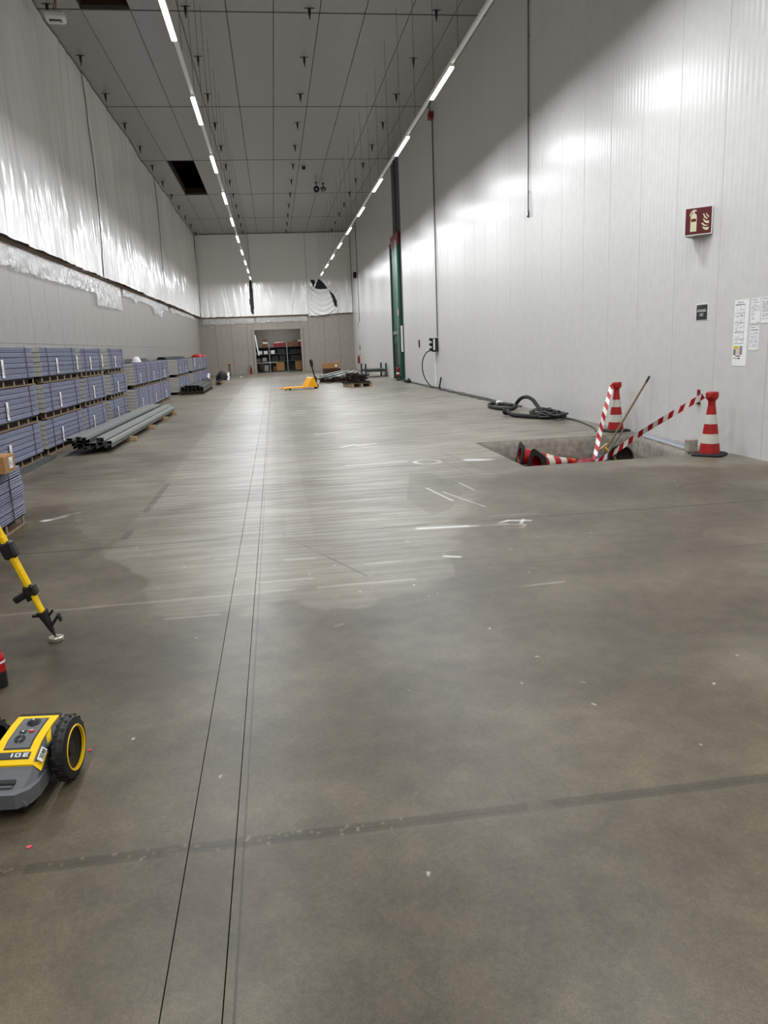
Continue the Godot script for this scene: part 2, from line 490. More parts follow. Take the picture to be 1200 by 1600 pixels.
func floor_and_pit() -> void:
	var f := struct("floor", "grey concrete hall floor with saw-cut joints and dusty sweeps", "floor")
	var near_m := floor_material(2048, 2048, 3.0, -18.7, 100)
	var far_m := floor_material(1024, 2048, -18.7, -67.0, 200)
	var xs := [XL - 0.2, -0.392, -0.238, XR + 0.2]
	var zs := [8.0, -2.3, -6.62, -10.1, -14.4, -18.7, -26.0, -33.5, -41.0, -48.5, -56.0, -67.0]
	var pit := PackedVector2Array(PIT)
	for a in xs.size() - 1:
		for b in zs.size() - 1:
			var gx := 0.0018
			var gz := 0.0003
			var rect := PackedVector2Array([Vector2(xs[a] + gx, zs[b] - gz), Vector2(xs[a + 1] - gx, zs[b] - gz), Vector2(xs[a + 1] - gx, zs[b + 1] + gz), Vector2(xs[a] + gx, zs[b + 1] + gz)])
			var near: bool = b < 5
			for poly in Geometry2D.clip_polygons(rect, pit):
				var mb := MB.new()
				var area := 0.0
				for k in poly.size(): area += poly[k].cross(poly[(k + 1) % poly.size()])
				if area < 0: poly.reverse()
				# top face as triangles, sides down; (x, z) with z towards the camera: reversed sense
				var t := Geometry2D.triangulate_polygon(poly)
				var ids := []
				for p in poly:
					var z0 := 3.0 if near else -18.7
					var z1 := -18.7 if near else -67.0
					ids.append(mb.vert(Vector3(p.x, 0, p.y), Vector3.UP, Vector2((p.x + 5.3) / 11.4, (p.y - z0) / (z1 - z0))))
				for k in range(0, t.size(), 3):
					var p: Vector2 = poly[t[k]]
					var q: Vector2 = poly[t[k + 1]]
					var r: Vector2 = poly[t[k + 2]]
					if (q - p).cross(r - p) < 0: mb.face(ids[t[k]], ids[t[k + 1]], ids[t[k + 2]])
					else: mb.face(ids[t[k]], ids[t[k + 2]], ids[t[k + 1]])
				for k in poly.size():
					var p: Vector2 = poly[k]
					var q: Vector2 = poly[(k + 1) % poly.size()]
					var nn := Vector3(q.y - p.y, 0, -(q.x - p.x)).normalized()
					var z0 := 3.0 if near else -18.7
					var z1 := -18.7 if near else -67.0
					var up := Vector2((p.x + 5.3) / 11.4, (p.y - z0) / (z1 - z0))
					var uq := Vector2((q.x + 5.3) / 11.4, (q.y - z0) / (z1 - z0))
					var i := mb.vert(Vector3(p.x, 0, p.y), nn, up)
					mb.vert(Vector3(q.x, 0, q.y), nn, uq); mb.vert(Vector3(q.x, -0.16, q.y), nn, uq); mb.vert(Vector3(p.x, -0.16, p.y), nn, up)
					mb.face(i, i + 1, i + 2); mb.face(i, i + 2, i + 3)
				obj("concrete_slab", mb.done(0.8), near_m if near else far_m, f)
	# ground under the joints (left open over the pit)
	var sub := MB.new()
	sub.box(Vector3(-1.2, -0.2, -29.5), Vector3(8.6, 0.08, 76))
	sub.box(Vector3(4.7, -0.2, -0.7), Vector3(3.2, 0.08, 17.4))
	sub.box(Vector3(4.7, -0.2, -39.8), Vector3(3.2, 0.08, 55.4))
	obj("bedding", sub.done(), M.seam, f)
	# the open pit
	var p := struct("trim_1", "open square pit with rough concrete sides and soil at the bottom", "pit")
	var q := PIT
	for k in 4:
		var a: Vector2 = q[k]
		var b: Vector2 = q[(k + 1) % 4]
		var a3 := Vector3(a.x, -0.16, a.y)
		var b3 := Vector3(b.x, -0.16, b.y)
		var out := Vector3(b.y - a.y, 0, -(b.x - a.x)).normalized()
		if out.dot(Vector3(4.4, 0, -10.8) - a3) > 0: out = -out
		var mb := MB.new()
		var nu := 40
		noise.seed = 60 + k; noise.frequency = 1.0; noise.fractal_octaves = 3
		mb.grid(nu, 14, func(s: float, t: float) -> Vector3:
			var pt := a3.lerp(b3, s) + Vector3(0, 0.155 - t * 0.75, 0)
			var ledge := 0.022 * (1.0 if fmod(t * 4.0, 1.0) < 0.12 else 0.0)
			return pt + out * (-0.032 + 0.02 * (noise.get_noise_3dv(pt * 3.0) + 0.4 * noise.get_noise_3dv(pt * 11.0)) + ledge))
		obj("pit_side", mb.done(), M.concrete_pit, p)
		var bk := MB.new()
		bk.bar(a3 + out * 0.16 - Vector3(0, 0.25, 0), b3 + out * 0.16 - Vector3(0, 0.25, 0), 0.2, 0.8)
		obj("pit_side", bk.done(), M.concrete_pit, p)
	noise.seed = 70; noise.frequency = 1.2; noise.fractal_octaves = 4
	var so := MB.new()
	so.grid(60, 50, func(s: float, t: float) -> Vector3:
		var x := lerpf(3.0, 6.0, s)
		var z := lerpf(-9.3, -12.2, t)
		return Vector3(x, -0.46 + 0.05 * noise.get_noise_2d(x * 1.3, z * 1.3) + 0.03 * noise.get_noise_2d(x * 7, z * 7) + 0.1 * clampf((-z - 11.3) * 1.2, 0, 1), z))
	var soil := obj("soil", so.done(), M.soil, p)
	soil.set_meta("kind", "stuff")
	# pale sealing strip between the pit and the right wall
	var st := MB.new()
	st.bar(Vector3(5.70, 0.004, -9.75), Vector3(5.92, 0.004, -12.0), 0.1, 0.01)
	st.bar(Vector3(5.86, 0.006, -9.9), Vector3(5.97, 0.006, -12.2), 0.05, 0.014)
	var sm := obj("trim", st.done(), grained(c8(190, 194, 204), 0.8, 0.3, 3.0, 33))
	sm.name = "trim_2"; sm.set_meta("kind", "structure")
	tag(sm, "pale crusted strip on the slab between the pit and the right wall", "strip")

# ------------------------------------------------------------------ walls
func seam_box(a: Vector3, b: Vector3) -> ArrayMesh:
	return bx((a + b) / 2, (b - a).abs())

func ribbed_panel(w: float, h: float, ribs: int, amp: float) -> ArrayMesh:   # faces +z, x across, from x=0..w, y 0..h; edges turned back
	var mb := MB.new()
	var cols := []
	cols.append([Vector2(0.003, -0.03), Vector2(-1, 0)])
	cols.append([Vector2(0.003, -0.006), Vector2(-1, 0)])
	cols.append([Vector2(0.003, -0.006), Vector2(-0.7, 0.7)])
	cols.append([Vector2(0.009, 0.0), Vector2(-0.7, 0.7)])
	var cnt := ribs * 8 + 1
	for k in cnt:
		var s := float(k) / (cnt - 1)
		var x := lerpf(0.009, w - 0.009, s)
		var ph := s * ribs * TAU
		var z := amp * (1.0 - cos(ph)) * 0.5
		var dz := amp * 0.5 * sin(ph) * ribs * TAU / (w - 0.018)
		cols.append([Vector2(x, z), Vector2(-dz, 1).normalized()])
	cols.append([Vector2(w - 0.009, 0.0), Vector2(0.7, 0.7)])
	cols.append([Vector2(w - 0.003, -0.006), Vector2(0.7, 0.7)])
	cols.append([Vector2(w - 0.003, -0.006), Vector2(1, 0)])
	cols.append([Vector2(w - 0.003, -0.03), Vector2(1, 0)])
	for c in cols:
		var p: Vector2 = c[0]
		var nn: Vector2 = c[1]
		mb.vert(Vector3(p.x, 0, p.y), Vector3(nn.x, 0, nn.y)); mb.vert(Vector3(p.x, h, p.y), Vector3(nn.x, 0, nn.y))
	for k in cols.size() - 1:
		var i := k * 2
		mb.face(i, i + 2, i + 3); mb.face(i, i + 3, i + 1)
	return mb.done()

func right_wall() -> void:
	var w := struct("wall_right", "tall off-white ribbed metal sandwich-panel wall on the right", "wall")
	obj("core", bx(Vector3(XR + 0.13, 4.9, -25.5), Vector3(0.2, 10.4, 67)), M.seam, w)
	var pm := ribbed_panel(1.163, 9.9, 10, 0.0019)
	var z := -9.99 + 1.163 * 14
	while z > ZB - 1.0:
		if not (z < -36.4 and z > -38.0):
			var o := obj("panel", pm, M.panel, w, Vector3(XR, 0, z))
			o.rotation.y = -PI / 2     # local x runs along world +z... panel spans z .. z+w
		z -= 1.163
	var wf := struct("wall_front", "plain panel wall closing the hall behind the camera", "wall")
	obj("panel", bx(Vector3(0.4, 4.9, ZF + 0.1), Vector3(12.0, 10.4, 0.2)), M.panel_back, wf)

func film_fold(z: float, y: float, y0: float, amp: float) -> float:
	var t := clampf((y - y0) / 5.8, 0, 1)
	var wob := noise.get_noise_2d(z * 0.6, y * 0.25) * 0.5
	var lowness := clampf(1.25 - t * 1.6, 0.1, 1.0)
	var a := 1.0 - absf(noise.get_noise_2d((z + wob * (1.0 - t)) * 1.3, y * 0.1 + 40.0)) * 2.0
	var b := 1.0 - absf(noise.get_noise_2d((z + wob * 1.5) * 5.0, y * 0.3 + 90.0)) * 2.0
	var c := noise.get_noise_2d(z * 0.7 + 7.0, y * 0.5 + 3.0)
	var d := noise.get_noise_2d(z * 14.0, y * 5.0)
	var ph := z * TAU / 6.3 + 2.0 + 2.5 * noise.get_noise_2d(z * 0.4, 5.0)
	var e := sin(ph)
	# folds gather towards the pinning points at the bottom edge
	var g := sin((z + 0.8 * e * (1.0 - t)) * 9.0 + 3.0 * (1.0 - t) * e) * clampf(0.5 - t, 0.0, 0.5)
	return amp * (0.05 * a * (0.4 + 0.6 * lowness) + 0.022 * b * lowness + 0.06 * c + 0.16 * e * t * (1.1 - t) + 0.032 * g + 0.008 * d * lowness * lowness)

func rail_y(z: float) -> float:
	return lerpf(3.95, 4.14, clampf((-z - 12.0) / 46.0, 0, 1))

func left_wall() -> void:
	var w := struct("wall_left", "long left wall of flat grey panels under hanging plastic film", "wall")
	obj("backing", bx(Vector3(XL - 0.19, 4.9, -25.5), Vector3(0.2, 10.4, 67)), M.dark_wall, w)
	var pm := ribbed_panel(1.2, 4.12, 1, 0.0008)
	var z := ZF
	while z > ZB:
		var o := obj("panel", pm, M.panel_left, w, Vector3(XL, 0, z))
		o.rotation.y = PI / 2
		z -= 1.2
	obj("rail", bx(Vector3(XL + 0.003, 1.98, -25.5), Vector3(0.012, 0.03, 65)), M.panel_left, w)
	# film sheets hung from the ceiling
	var film := thing("plastic_film", "milky plastic film hung in folded sheets down the upper left wall", "plastic film")
	noise.seed = 5; noise.frequency = 0.35; noise.fractal_octaves = 3
	var cuts := [6.8, 0.0, -6.5, -13.6, -21.66, -25.6, -33.0, -39.7, -47.3, -57.7]
	for k in cuts.size() - 1:
		var za: float = cuts[k] + 0.05
		var zb: float = cuts[k + 1] - 0.03
		var off := 0.05 + 0.026 * (k % 2)
		var mb := MB.new()
		var cell := 0.045 if k > 1 and k < 6 else 0.08
		mb.grid(int((za - zb) / cell), 90, func(s: float, t: float) -> Vector3:
			var zz := lerpf(za, zb, s)
			var y0 := rail_y(zz) + 0.02
			var y := lerpf(y0, HC - 0.04, t)
			zz += 0.1 * noise.get_noise_2d(y * 0.8, k * 9.0) * (1.0 if s > 0.97 or s < 0.03 else 0.0)
			return Vector3(XL + off + 0.1 + film_fold(zz, y, y0, 1.0), y, zz),
			func(s: float, t: float) -> bool:
				var q := lerpf(za, zb, s)
				return not (absf(q + 39.6 - 0.1 * t) < 0.07 and t > 0.12 and t < 0.36))
		obj("film_sheet", mb.done(), M.film, film)
	# ragged clear lower hems below the batten
	var hem := thing("clear_film_strip", "ragged clear plastic strip drooping below the batten on the left wall", "plastic film")
	for k in 4:
		var za: float = [1.0, -19.0, -29.0, -42.0][k]
		var zb: float = [-19.05, -28.6, -41.0, -54.0][k]
		var mb := MB.new()
		var kk := k
		mb.grid(int((za - zb) / 0.05), 12, func(s: float, t: float) -> Vector3:
			var zz := lerpf(za, zb, s)
			var depth := 0.48 + 0.08 * noise.get_noise_2d(zz * 2.0, 11.0) + 0.06 * noise.get_noise_2d(zz * 9.0, 31.0)
			if kk == 1: depth = lerpf(0.5, 0.42, s) + (0.35 if zz < -24.6 else 0.0) + 0.05 * noise.get_noise_2d(zz * 8.0, 3.0)
			if kk == 2: depth = 0.25 + 0.4 * maxf(0.0, noise.get_noise_2d(zz * 0.7, 77.0)) + (0.2 if zz < -36.0 and zz > -38.5 else 0.0)
			if kk == 3: depth = 0.22 + 0.2 * maxf(0.0, noise.get_noise_2d(zz * 0.7, 17.0))
			var y := rail_y(zz) - 0.045 - depth * (1.0 - t)
			return Vector3(XL + 0.06 + (1.0 - t) * 0.02 + 0.05 * noise.get_noise_2d(zz * 6.0, y * 8.0) * (1.0 - t) + 0.02 * noise.get_noise_2d(zz * 20.0, y * 16.0), y, zz))
		obj("film_sheet", mb.done(), M.skirt, hem)
	var bat := thing("timber_batten", "thin brown timber batten pinning the film along the left wall", "batten")
	var zz := 6.9
	while zz > ZB + 1.0:
		var ze := maxf(zz - 4.0, ZB + 0.1)
		var mb := MB.new()
		mb.bar(Vector3(XL + 0.11, rail_y(zz), zz - 0.004), Vector3(XL + 0.11, rail_y(ze), ze + 0.004), 0.04, 0.035, Vector3.UP, 0.004)
		mb.bar(Vector3(XL + 0.065, rail_y(zz) - 0.03, zz - 0.004), Vector3(XL + 0.065, rail_y(ze) - 0.03, ze + 0.004), 0.08, 0.02, Vector3.UP, 0.003)
		obj("batten_length", mb.done(), M.timber, bat)
		zz -= 4.0

const DOOR := [-1.30, 2.08, 3.13]
func back_wall() -> void:
	var w := struct("wall_back", "far end wall of grey panels with a wide opening", "wall")
	# solid wall around the opening
	var core := MB.new()
	core.box(Vector3((XL - 0.3 + DOOR[0]) / 2, 4.9, ZB - 0.16), Vector3(DOOR[0] - XL + 0.3, 10.4, 0.2))
	core.box(Vector3((XR + 0.3 + DOOR[1]) / 2, 4.9, ZB - 0.16), Vector3(XR + 0.3 - DOOR[1], 10.4, 0.2))
	core.box(Vector3((DOOR[0] + DOOR[1]) / 2, (DOOR[2] + 10.1) / 2, ZB - 0.16), Vector3(DOOR[1] - DOOR[0], 10.1 - DOOR[2], 0.2))
	obj("core", core.done(), M.dark_wall, w)
	var x := XL
	while x < XR - 0.1:
		var wd := 1.128
		for piece in [[x, minf(x + wd, DOOR[0]), 0.0], [maxf(x, DOOR[0]), minf(x + wd, DOOR[1]), DOOR[2]], [maxf(x, DOOR[1]), x + wd, 0.0]]:
			var xa: float = piece[0]
			var xb: float = piece[1]
			var lo: float = piece[2]
			if xb - xa > 0.05:
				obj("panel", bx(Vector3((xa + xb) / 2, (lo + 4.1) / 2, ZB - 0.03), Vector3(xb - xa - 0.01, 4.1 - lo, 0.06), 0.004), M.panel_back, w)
		x += wd
	obj("rail", bx(Vector3(-3.3, 1.98, ZB + 0.004), Vector3(3.7, 0.025, 0.012)), M.panel_back, w)
	obj("rail", bx(Vector3(4.05, 1.98, ZB + 0.004), Vector3(3.8, 0.025, 0.012)), M.panel_back, w)
	var dr := struct("door_2", "wide door opening with pale steel frame in the far wall", "doorway")
	obj("door_frame", bx(Vector3(DOOR[0] - 0.06, DOOR[2] / 2, ZB - 0.08), Vector3(0.16, DOOR[2], 0.36), 0.01), M.panel_back, dr)
	obj("door_frame", bx(Vector3(DOOR[1] + 0.06, DOOR[2] / 2, ZB - 0.08), Vector3(0.16, DOOR[2], 0.36), 0.01), M.panel_back, dr)
	obj("door_frame", bx(Vector3((DOOR[0] + DOOR[1]) / 2, DOOR[2] + 0.06, ZB - 0.08), Vector3(DOOR[1] - DOOR[0] + 0.28, 0.16, 0.36), 0.01), M.panel_back, dr)
	# film above, torn in places
	var rips := [
		PackedVector2Array([Vector2(-1.29, 6.8), Vector2(-1.42, 6.3), Vector2(-1.46, 5.0), Vector2(-1.4, 4.3), Vector2(-1.2, 4.2), Vector2(-1.16, 5.6), Vector2(-1.22, 6.5)]),
		PackedVector2Array([Vector2(3.62, 6.66), Vector2(3.42, 6.35), Vector2(3.3, 6.02), Vector2(3.6, 5.9), Vector2(4.24, 5.88), Vector2(4.02, 6.25)]),
		PackedVector2Array([Vector2(2.98, 6.58), Vector2(3.3, 6.62), Vector2(3.36, 6.4), Vector2(3.2, 6.1)]),
		PackedVector2Array([Vector2(4.3, 5.8), Vector2(4.66, 5.45), Vector2(4.88, 4.9), Vector2(4.86, 4.5), Vector2(4.66, 4.7), Vector2(4.5, 5.3)]),
	]
	var film := thing("plastic_film", "torn white plastic film draped over the upper far wall", "plastic film")
	noise.seed = 9; noise.frequency = 0.35; noise.fractal_octaves = 3
	var cx := [-5.0, -1.3, 2.75, 6.0]
	for k in 3:
		var xa: float = cx[k] + 0.01
		var xb: float = cx[k + 1] - 0.01
		var mb := MB.new()
		var kk := k
		mb.grid(int((xb - xa) / 0.04), 130, func(s: float, t: float) -> Vector3:
			var xx := lerpf(xa, xb, s)
			var lo := 4.12
			if kk == 2: lo = 4.0 + 0.12 * clampf((xx - 3.4) / 1.5, 0, 1) + 0.04 * noise.get_noise_2d(xx * 9.0, 1.0)
			var y := lerpf(lo, HC - 0.04, t)
			var dd := film_fold(xx, y, 4.1, 0.9)
			if kk == 2 and xx < 5.0 and y < 6.1:     # the sagging piece hangs in swags
				var wgt := clampf((6.1 - y) * 2.5, 0, 1) * clampf((5.0 - xx) * 2.0, 0, 1) * clampf((xx - 2.75) * 4.0, 0, 1)
				var sag := y - 0.55 * pow(xx - 3.8, 2.0)
				dd = lerpf(dd, 0.12 + 0.07 * sin(sag * TAU / 0.36 + 1.2 * noise.get_noise_2d(xx * 2.0, y)) + 0.3 * dd, wgt)
			return Vector3(xx, y, ZB + 0.09 + dd),
			func(s: float, t: float) -> bool:
				var p := Vector2(lerpf(xa, xb, s), lerpf(4.1, HC - 0.04, t))
				for r in rips:
					if Geometry2D.is_point_in_polygon(p, r): return false
				return true)
		obj("film_sheet", mb.done(), M.film, film)
	var hem := thing("clear_film_strip", "pale crumpled film strip under the batten on the far wall", "plastic film")
	for k in 2:
		var xa: float = [-4.9, -1.1][k]
		var xb: float = [-1.25, 2.6][k]
		var mb := MB.new()
		mb.grid(int((xb - xa) / 0.05), 10, func(s: float, t: float) -> Vector3:
			var xx := lerpf(xa, xb, s)
			var y := 4.02 - (0.38 + 0.1 * noise.get_noise_2d(xx * 3.0, 4.0)) * (1.0 - t)
			return Vector3(xx, y, ZB + 0.05 + 0.04 * (1.0 + noise.get_noise_2d(xx * 7.0, y * 6.0)) * (1.0 - t)))
		obj("film_sheet", mb.done(), M.skirt, hem)
	var bat := MB.new()
	bat.bar(Vector3(XL + 0.06, 4.13, ZB + 0.1), Vector3(2.7, 4.06, ZB + 0.1), 0.05, 0.07, Vector3.UP, 0.004)
	var bo := obj("timber_batten", bat.done(), M.timber)
	tag(bo, "brown timber batten pinning the film across the far wall", "batten")
	var b2 := MB.new()
	b2.bar(Vector3(4.6, 4.08, ZB + 0.1), Vector3(XR - 0.02, 4.12, ZB + 0.1), 0.05, 0.06, Vector3.UP, 0.004)
	tag(obj("timber_batten", b2.done(), M.timber), "short brown batten at the right end of the far wall film", "batten")

# ------------------------------------------------------------------ ceiling
func ceiling() -> void:
	var c := struct("ceiling", "grey panelled ceiling with dark joints and missing panels", "ceiling")
	var zs := [8.7, 1.2, -6.3, -13.8, -21.3, -28.86, -36.4, -43.9, -51.45, ZB - 0.1]
	var wd := 1.152
	var meshes := {}
	for b in zs.size() - 1:
		var ln: float = zs[b] - zs[b + 1]
		for a in 10:
			var x := XL + 0.02 + a * wd
			if a == 1 and (b == 3 or b == 6): continue
			var key := "%.2f" % ln
			if not meshes.has(key):
				meshes[key] = bx(Vector3.ZERO, Vector3(wd - 0.016, 0.1, ln - 0.05), 0.006)
			obj("ceiling_panel", meshes[key], M.ceiling, c, Vector3(x + wd / 2, HC + 0.05, (zs[b] + zs[b + 1]) / 2))
		# cross profile closing the joint
		obj("joint_profile", bx(Vector3(0.4, HC + 0.05, zs[b + 1]), Vector3(11.3, 0.11, 0.06)), M.seam, c)
	# dark roof space above
	var roof := MB.new()
	roof.box(Vector3(0.4, 11.6, -25.5), Vector3(11.8, 0.2, 67))
	roof.box(Vector3(XL - 0.1, 10.8, -25.5), Vector3(0.2, 1.8, 67))
	roof.box(Vector3(XR + 0.2, 10.8, -25.5), Vector3(0.2, 1.8, 67))
	roof.box(Vector3(0.4, 10.8, 7.6), Vector3(11.8, 1.8, 0.2))
	roof.box(Vector3(0.4, 10.8, ZB - 0.3), Vector3(11.8, 1.8, 0.2))
	obj("roof_deck", roof.done(), M.void_brown, c)
	# joint backing between panels (keeps the seams dark and shut)
	for a in 11:
		obj("joint_backing", bx(Vector3(XL + 0.02 + a * wd, HC + 0.11, -25.5), Vector3(0.06, 0.02, 66)), M.seam, c)
	# rough edge boards round the two openings
	for zc in [-13.8, -36.4]:
		var z1: float = zc - 7.5
		var mb := MB.new()
		var xa := XL + 0.02 + wd
		mb.box(Vector3(xa + wd / 2, HC + 0.2, z1 + 0.06), Vector3(wd, 0.24, 0.03))
		mb.box(Vector3(xa + wd / 2, HC + 0.2, zc - 0.06), Vector3(wd, 0.24, 0.03))
		mb.box(Vector3(xa + 0.02, HC + 0.2, (zc + z1) / 2), Vector3(0.03, 0.24, 7.4))
		mb.box(Vector3(xa + wd - 0.02, HC + 0.2, (zc + z1) / 2), Vector3(0.03, 0.24, 7.4))
		obj("opening_edge", mb.done(), M.void_brown, c)
	# small hangers left on the ceiling
	var mb := MB.new()
	mb.tube([Vector3(0, -0.02, 0), Vector3(0, -0.26, 0)], 0.014, 6)
	mb.lathe([Vector2(0.016, -0.2), Vector2(0.03, -0.13), Vector2(0.036, -0.05), Vector2(0.036, -0.01), Vector2(0, -0.01)], 8)
	mb.box(Vector3(0, -0.006, 0), Vector3(0.24, 0.01, 0.03), 0.003)
	var hm := mb.done()
	var rowname := ["row nearest the left wall", "row beside the left lights", "row in mid ceiling", "row nearest the right wall"]
	var xs := [-4.74, -1.54, 1.46, 4.66]
	for r in 4:
		for k in 15:
			var z := -11.3 - 3.24 * k
			if r == 0 and z > -20 : continue
			var o := obj("ceiling_hanger", hm, M.black, self, Vector3(xs[r], HC, z))
			tag(o, "dark ceiling hanger, %s from the camera in the %s" % [ordinal(k + 1), rowname[r]], "hanger", "dark hangers on the ceiling")
	# spotlights and a sensor
	for k in 2:
		var t := thing("ceiling_spotlight", ["black round ceiling spotlight facing the camera, left of a pair", "grey tilted ceiling spotlight, right of a pair"][k], "spotlight", Vector3([2.72, 3.08][k], HC, [-41.2, -41.4][k]))
		obj("mount_plate", bx(Vector3(0, -0.02, 0), Vector3(0.12, 0.04, 0.12), 0.006), M.black, t)
		var st := MB.new()
		st.tube([Vector3(0, -0.02, 0), Vector3(0, -0.26, 0)], 0.02, 8)
		obj("stem", st.done(), M.black, t)
		var hd := MB.new()
		hd.xf = Transform3D(Basis(Vector3.RIGHT, PI / 2 - (0.1 if k == 0 else 0.6)), Vector3(0, -0.34, 0))
		hd.lathe([Vector2(0.0, -0.12), Vector2(0.09, -0.12), Vector2(0.14, 0.0), Vector2(0.15, 0.1), Vector2(0.12, 0.1), Vector2(0.1, 0.04), Vector2(0, 0.04)], 20)
		obj("head", hd.done(), M.black if k == 0 else M.grey_metal, t)
		var ln := MB.new()
		ln.xf = hd.xf
		ln.lathe([Vector2(0.06, 0.045), Vector2(0.045, 0.07), Vector2(0.0, 0.075)], 16)
		obj("lens", ln.done(), M.white, t)
	var sn := thing("ceiling_sensor", "small dark sensor on the ceiling ahead of the spotlights", "sensor", Vector3(1.96, HC, -37.7))
	obj("body", bx(Vector3(0, -0.07, 0), Vector3(0.16, 0.14, 0.12), 0.02), M.black, sn)
	obj("mount_plate", bx(Vector3(0, -0.012, 0), Vector3(0.2, 0.024, 0.16), 0.004), M.grey_metal, sn)
	# white box hanging by an orange cord at the top left
	var bxn := thing("hanging_box", "white box with a dark label hanging from the ceiling by orange cord", "box", Vector3(-4.42, 9.18, -20.3), 0.1)
	obj("body", bx(Vector3(0, 0.09, 0), Vector3(0.44, 0.17, 0.42), 0.05), M.white, bxn)
	obj("label_plate", bx(Vector3(0.0, 0.0, 0.05), Vector3(0.26, 0.012, 0.16), 0.003), M.black, bxn)
	obj("label_strip", bx(Vector3(0.0, -0.007, 0.02), Vector3(0.22, 0.004, 0.05), 0.001), M.white, bxn)
	var cord := MB.new()
	cord.tube([Vector3(0.02, 0.17, 0), Vector3(0.05, 0.4, 0.02), Vector3(-0.02, 0.66, 0.0)], 0.014, 6)
	cord.tube([Vector3(-0.05, 0.17, 0), Vector3(0.02, 0.42, 0.0), Vector3(0.06, 0.66, 0.02)], 0.014, 6)
	obj("cord", cord.done(), mat(c8(150, 92, 62), 0.7), bxn)

func ordinal(k: int) -> String:
	return ["", "first", "second", "third", "fourth", "fifth", "sixth", "seventh", "eighth", "ninth", "tenth", "eleventh", "twelfth", "thirteenth", "fourteenth", "fifteenth", "sixteenth", "seventeenth", "eighteenth", "nineteenth", "twentieth"][k]

# ------------------------------------------------------------------ lights
func light_rows() -> void:
	for r in 2:
		var x: float = XROW[r]
		var rn: String = ["left", "right"][r]
		var t := thing("light_rail", "long pale trunking rail carrying the %s row of strip lights" % rn, "light rail", Vector3(x, YL, 0))
		obj("trunking", bx(Vector3(0, 0.05, -26), Vector3(0.065, 0.06, 63), 0.006), M.white, t)
		var wm := MB.new()
		wm.tube([Vector3(0, 0.08, 0), Vector3(0, HC - YL, 0)], 0.0045, 5, false)
		var wmesh := wm.done()
		for k in 27:
			obj("suspension_wire", wmesh, M.wire, t, Vector3(0.04, 0, -2.0 - k * PITCH * 0.45))
		var cnt := 0
		for k in range(-4, 10):
			var z: float = ZROW[r] - PITCH * k
			if z > 6.0 or z < -57.0: continue
			cnt = k + 1
			var lamp := thing("strip_light", "lit white strip light on the %s rail, %s" % [rn, (ordinal(cnt) + " from the camera") if cnt > 0 else (ordinal(1 - k) + " overhead towards the front wall")], "light", Vector3(x, YL, z), 0.0, "strip lights")
			obj("housing", bx(Vector3(0, 0.0, 0), Vector3(0.075, 0.05, 1.86), 0.008), M.white, lamp)
			obj("diffuser", bx(Vector3(0, -0.04, 0), Vector3(0.085, 0.03, 1.84), 0.01), M.diffuser, lamp)
			tube_light(Vector3(0, -0.06, 0), Vector2(0.08, 1.84), LAMP_ENERGY, lamp)

# ------------------------------------------------------------------ plasterboard
func board_mesh(ln: float, wd: float, count: int, th: float) -> ArrayMesh:   # count boards stacked, long axis z, front edge +x; surfaces: blue paper, grey ends, pale edges
	var parts := [MB.new(), MB.new(), MB.new()]
	for k in count:
		var y0 := k * th
		var y1 := y0 + th * 0.84
		var dx := rng.randf_range(-0.004, 0.004)
		var bv := th * 0.2
		var x0 := -wd / 2 + dx
		var x1 := wd / 2 + dx
		var pr := [Vector2(x1 - bv, y0), Vector2(x1, y0 + bv), Vector2(x1, y1 - bv), Vector2(x1 - bv, y1), Vector2(x0 + bv, y1), Vector2(x0, y1 - bv), Vector2(x0, y0 + bv), Vector2(x0 + bv, y0)]
		for i in 8:
			var p: Vector2 = pr[i]
			var q: Vector2 = pr[(i + 1) % 8]
			parts[2 if i == 2 or i == 4 else 0].quad(Vector3(p.x, p.y, ln / 2), Vector3(p.x, p.y, -ln / 2), Vector3(q.x, q.y, -ln / 2), Vector3(q.x, q.y, ln / 2))
		for s in [-1.0, 1.0]:
			var z: float = s * ln / 2
			for i in range(1, 7):
				var p0: Vector2 = pr[0]
				var p1: Vector2 = pr[i]
				var p2: Vector2 = pr[i + 1]
				if s > 0: parts[1].tri(Vector3(p0.x, p0.y, z), Vector3(p1.x, p1.y, z), Vector3(p2.x, p2.y, z))
				else: parts[1].tri(Vector3(p0.x, p0.y, z), Vector3(p2.x, p2.y, z), Vector3(p1.x, p1.y, z))
	var m: ArrayMesh = parts[0].done()
	for k in [1, 2]: m.add_surface_from_arrays(Mesh.PRIMITIVE_TRIANGLES, parts[k].done().surface_get_arrays(0))
	m.surface_set_material(0, M.blue); m.surface_set_material(1, M.gypsum); m.surface_set_material(2, M.board_edge)
	return m

func label_texture(sd: int, w := 64, h := 160) -> ImageTexture:   # printed goods tag: bars and blocks of unreadable print
	var im := Image.create(w, h, false, Image.FORMAT_RGB8)
	im.fill(Color(0.93, 0.93, 0.92))
	var rg := RandomNumberGenerator.new()
	rg.seed = sd
	im.fill_rect(Rect2i(6, 8, w - 12, 16), Color(0.3, 0.3, 0.32))
	im.fill_rect(Rect2i(w / 2 - 10, 44, 20, 26), Color(0.12, 0.12, 0.14))
	for k in 9: im.fill_rect(Rect2i(8, 84 + k * 4, 10 + rg.randi() % (w - 26), 2), Color(0.35, 0.35, 0.38))
	for k in 14: im.fill_rect(Rect2i(8 + k * 3, 126, 1 + rg.randi() % 2, 22), Color(0.1, 0.1, 0.1))
	return ImageTexture.create_from_image(im)

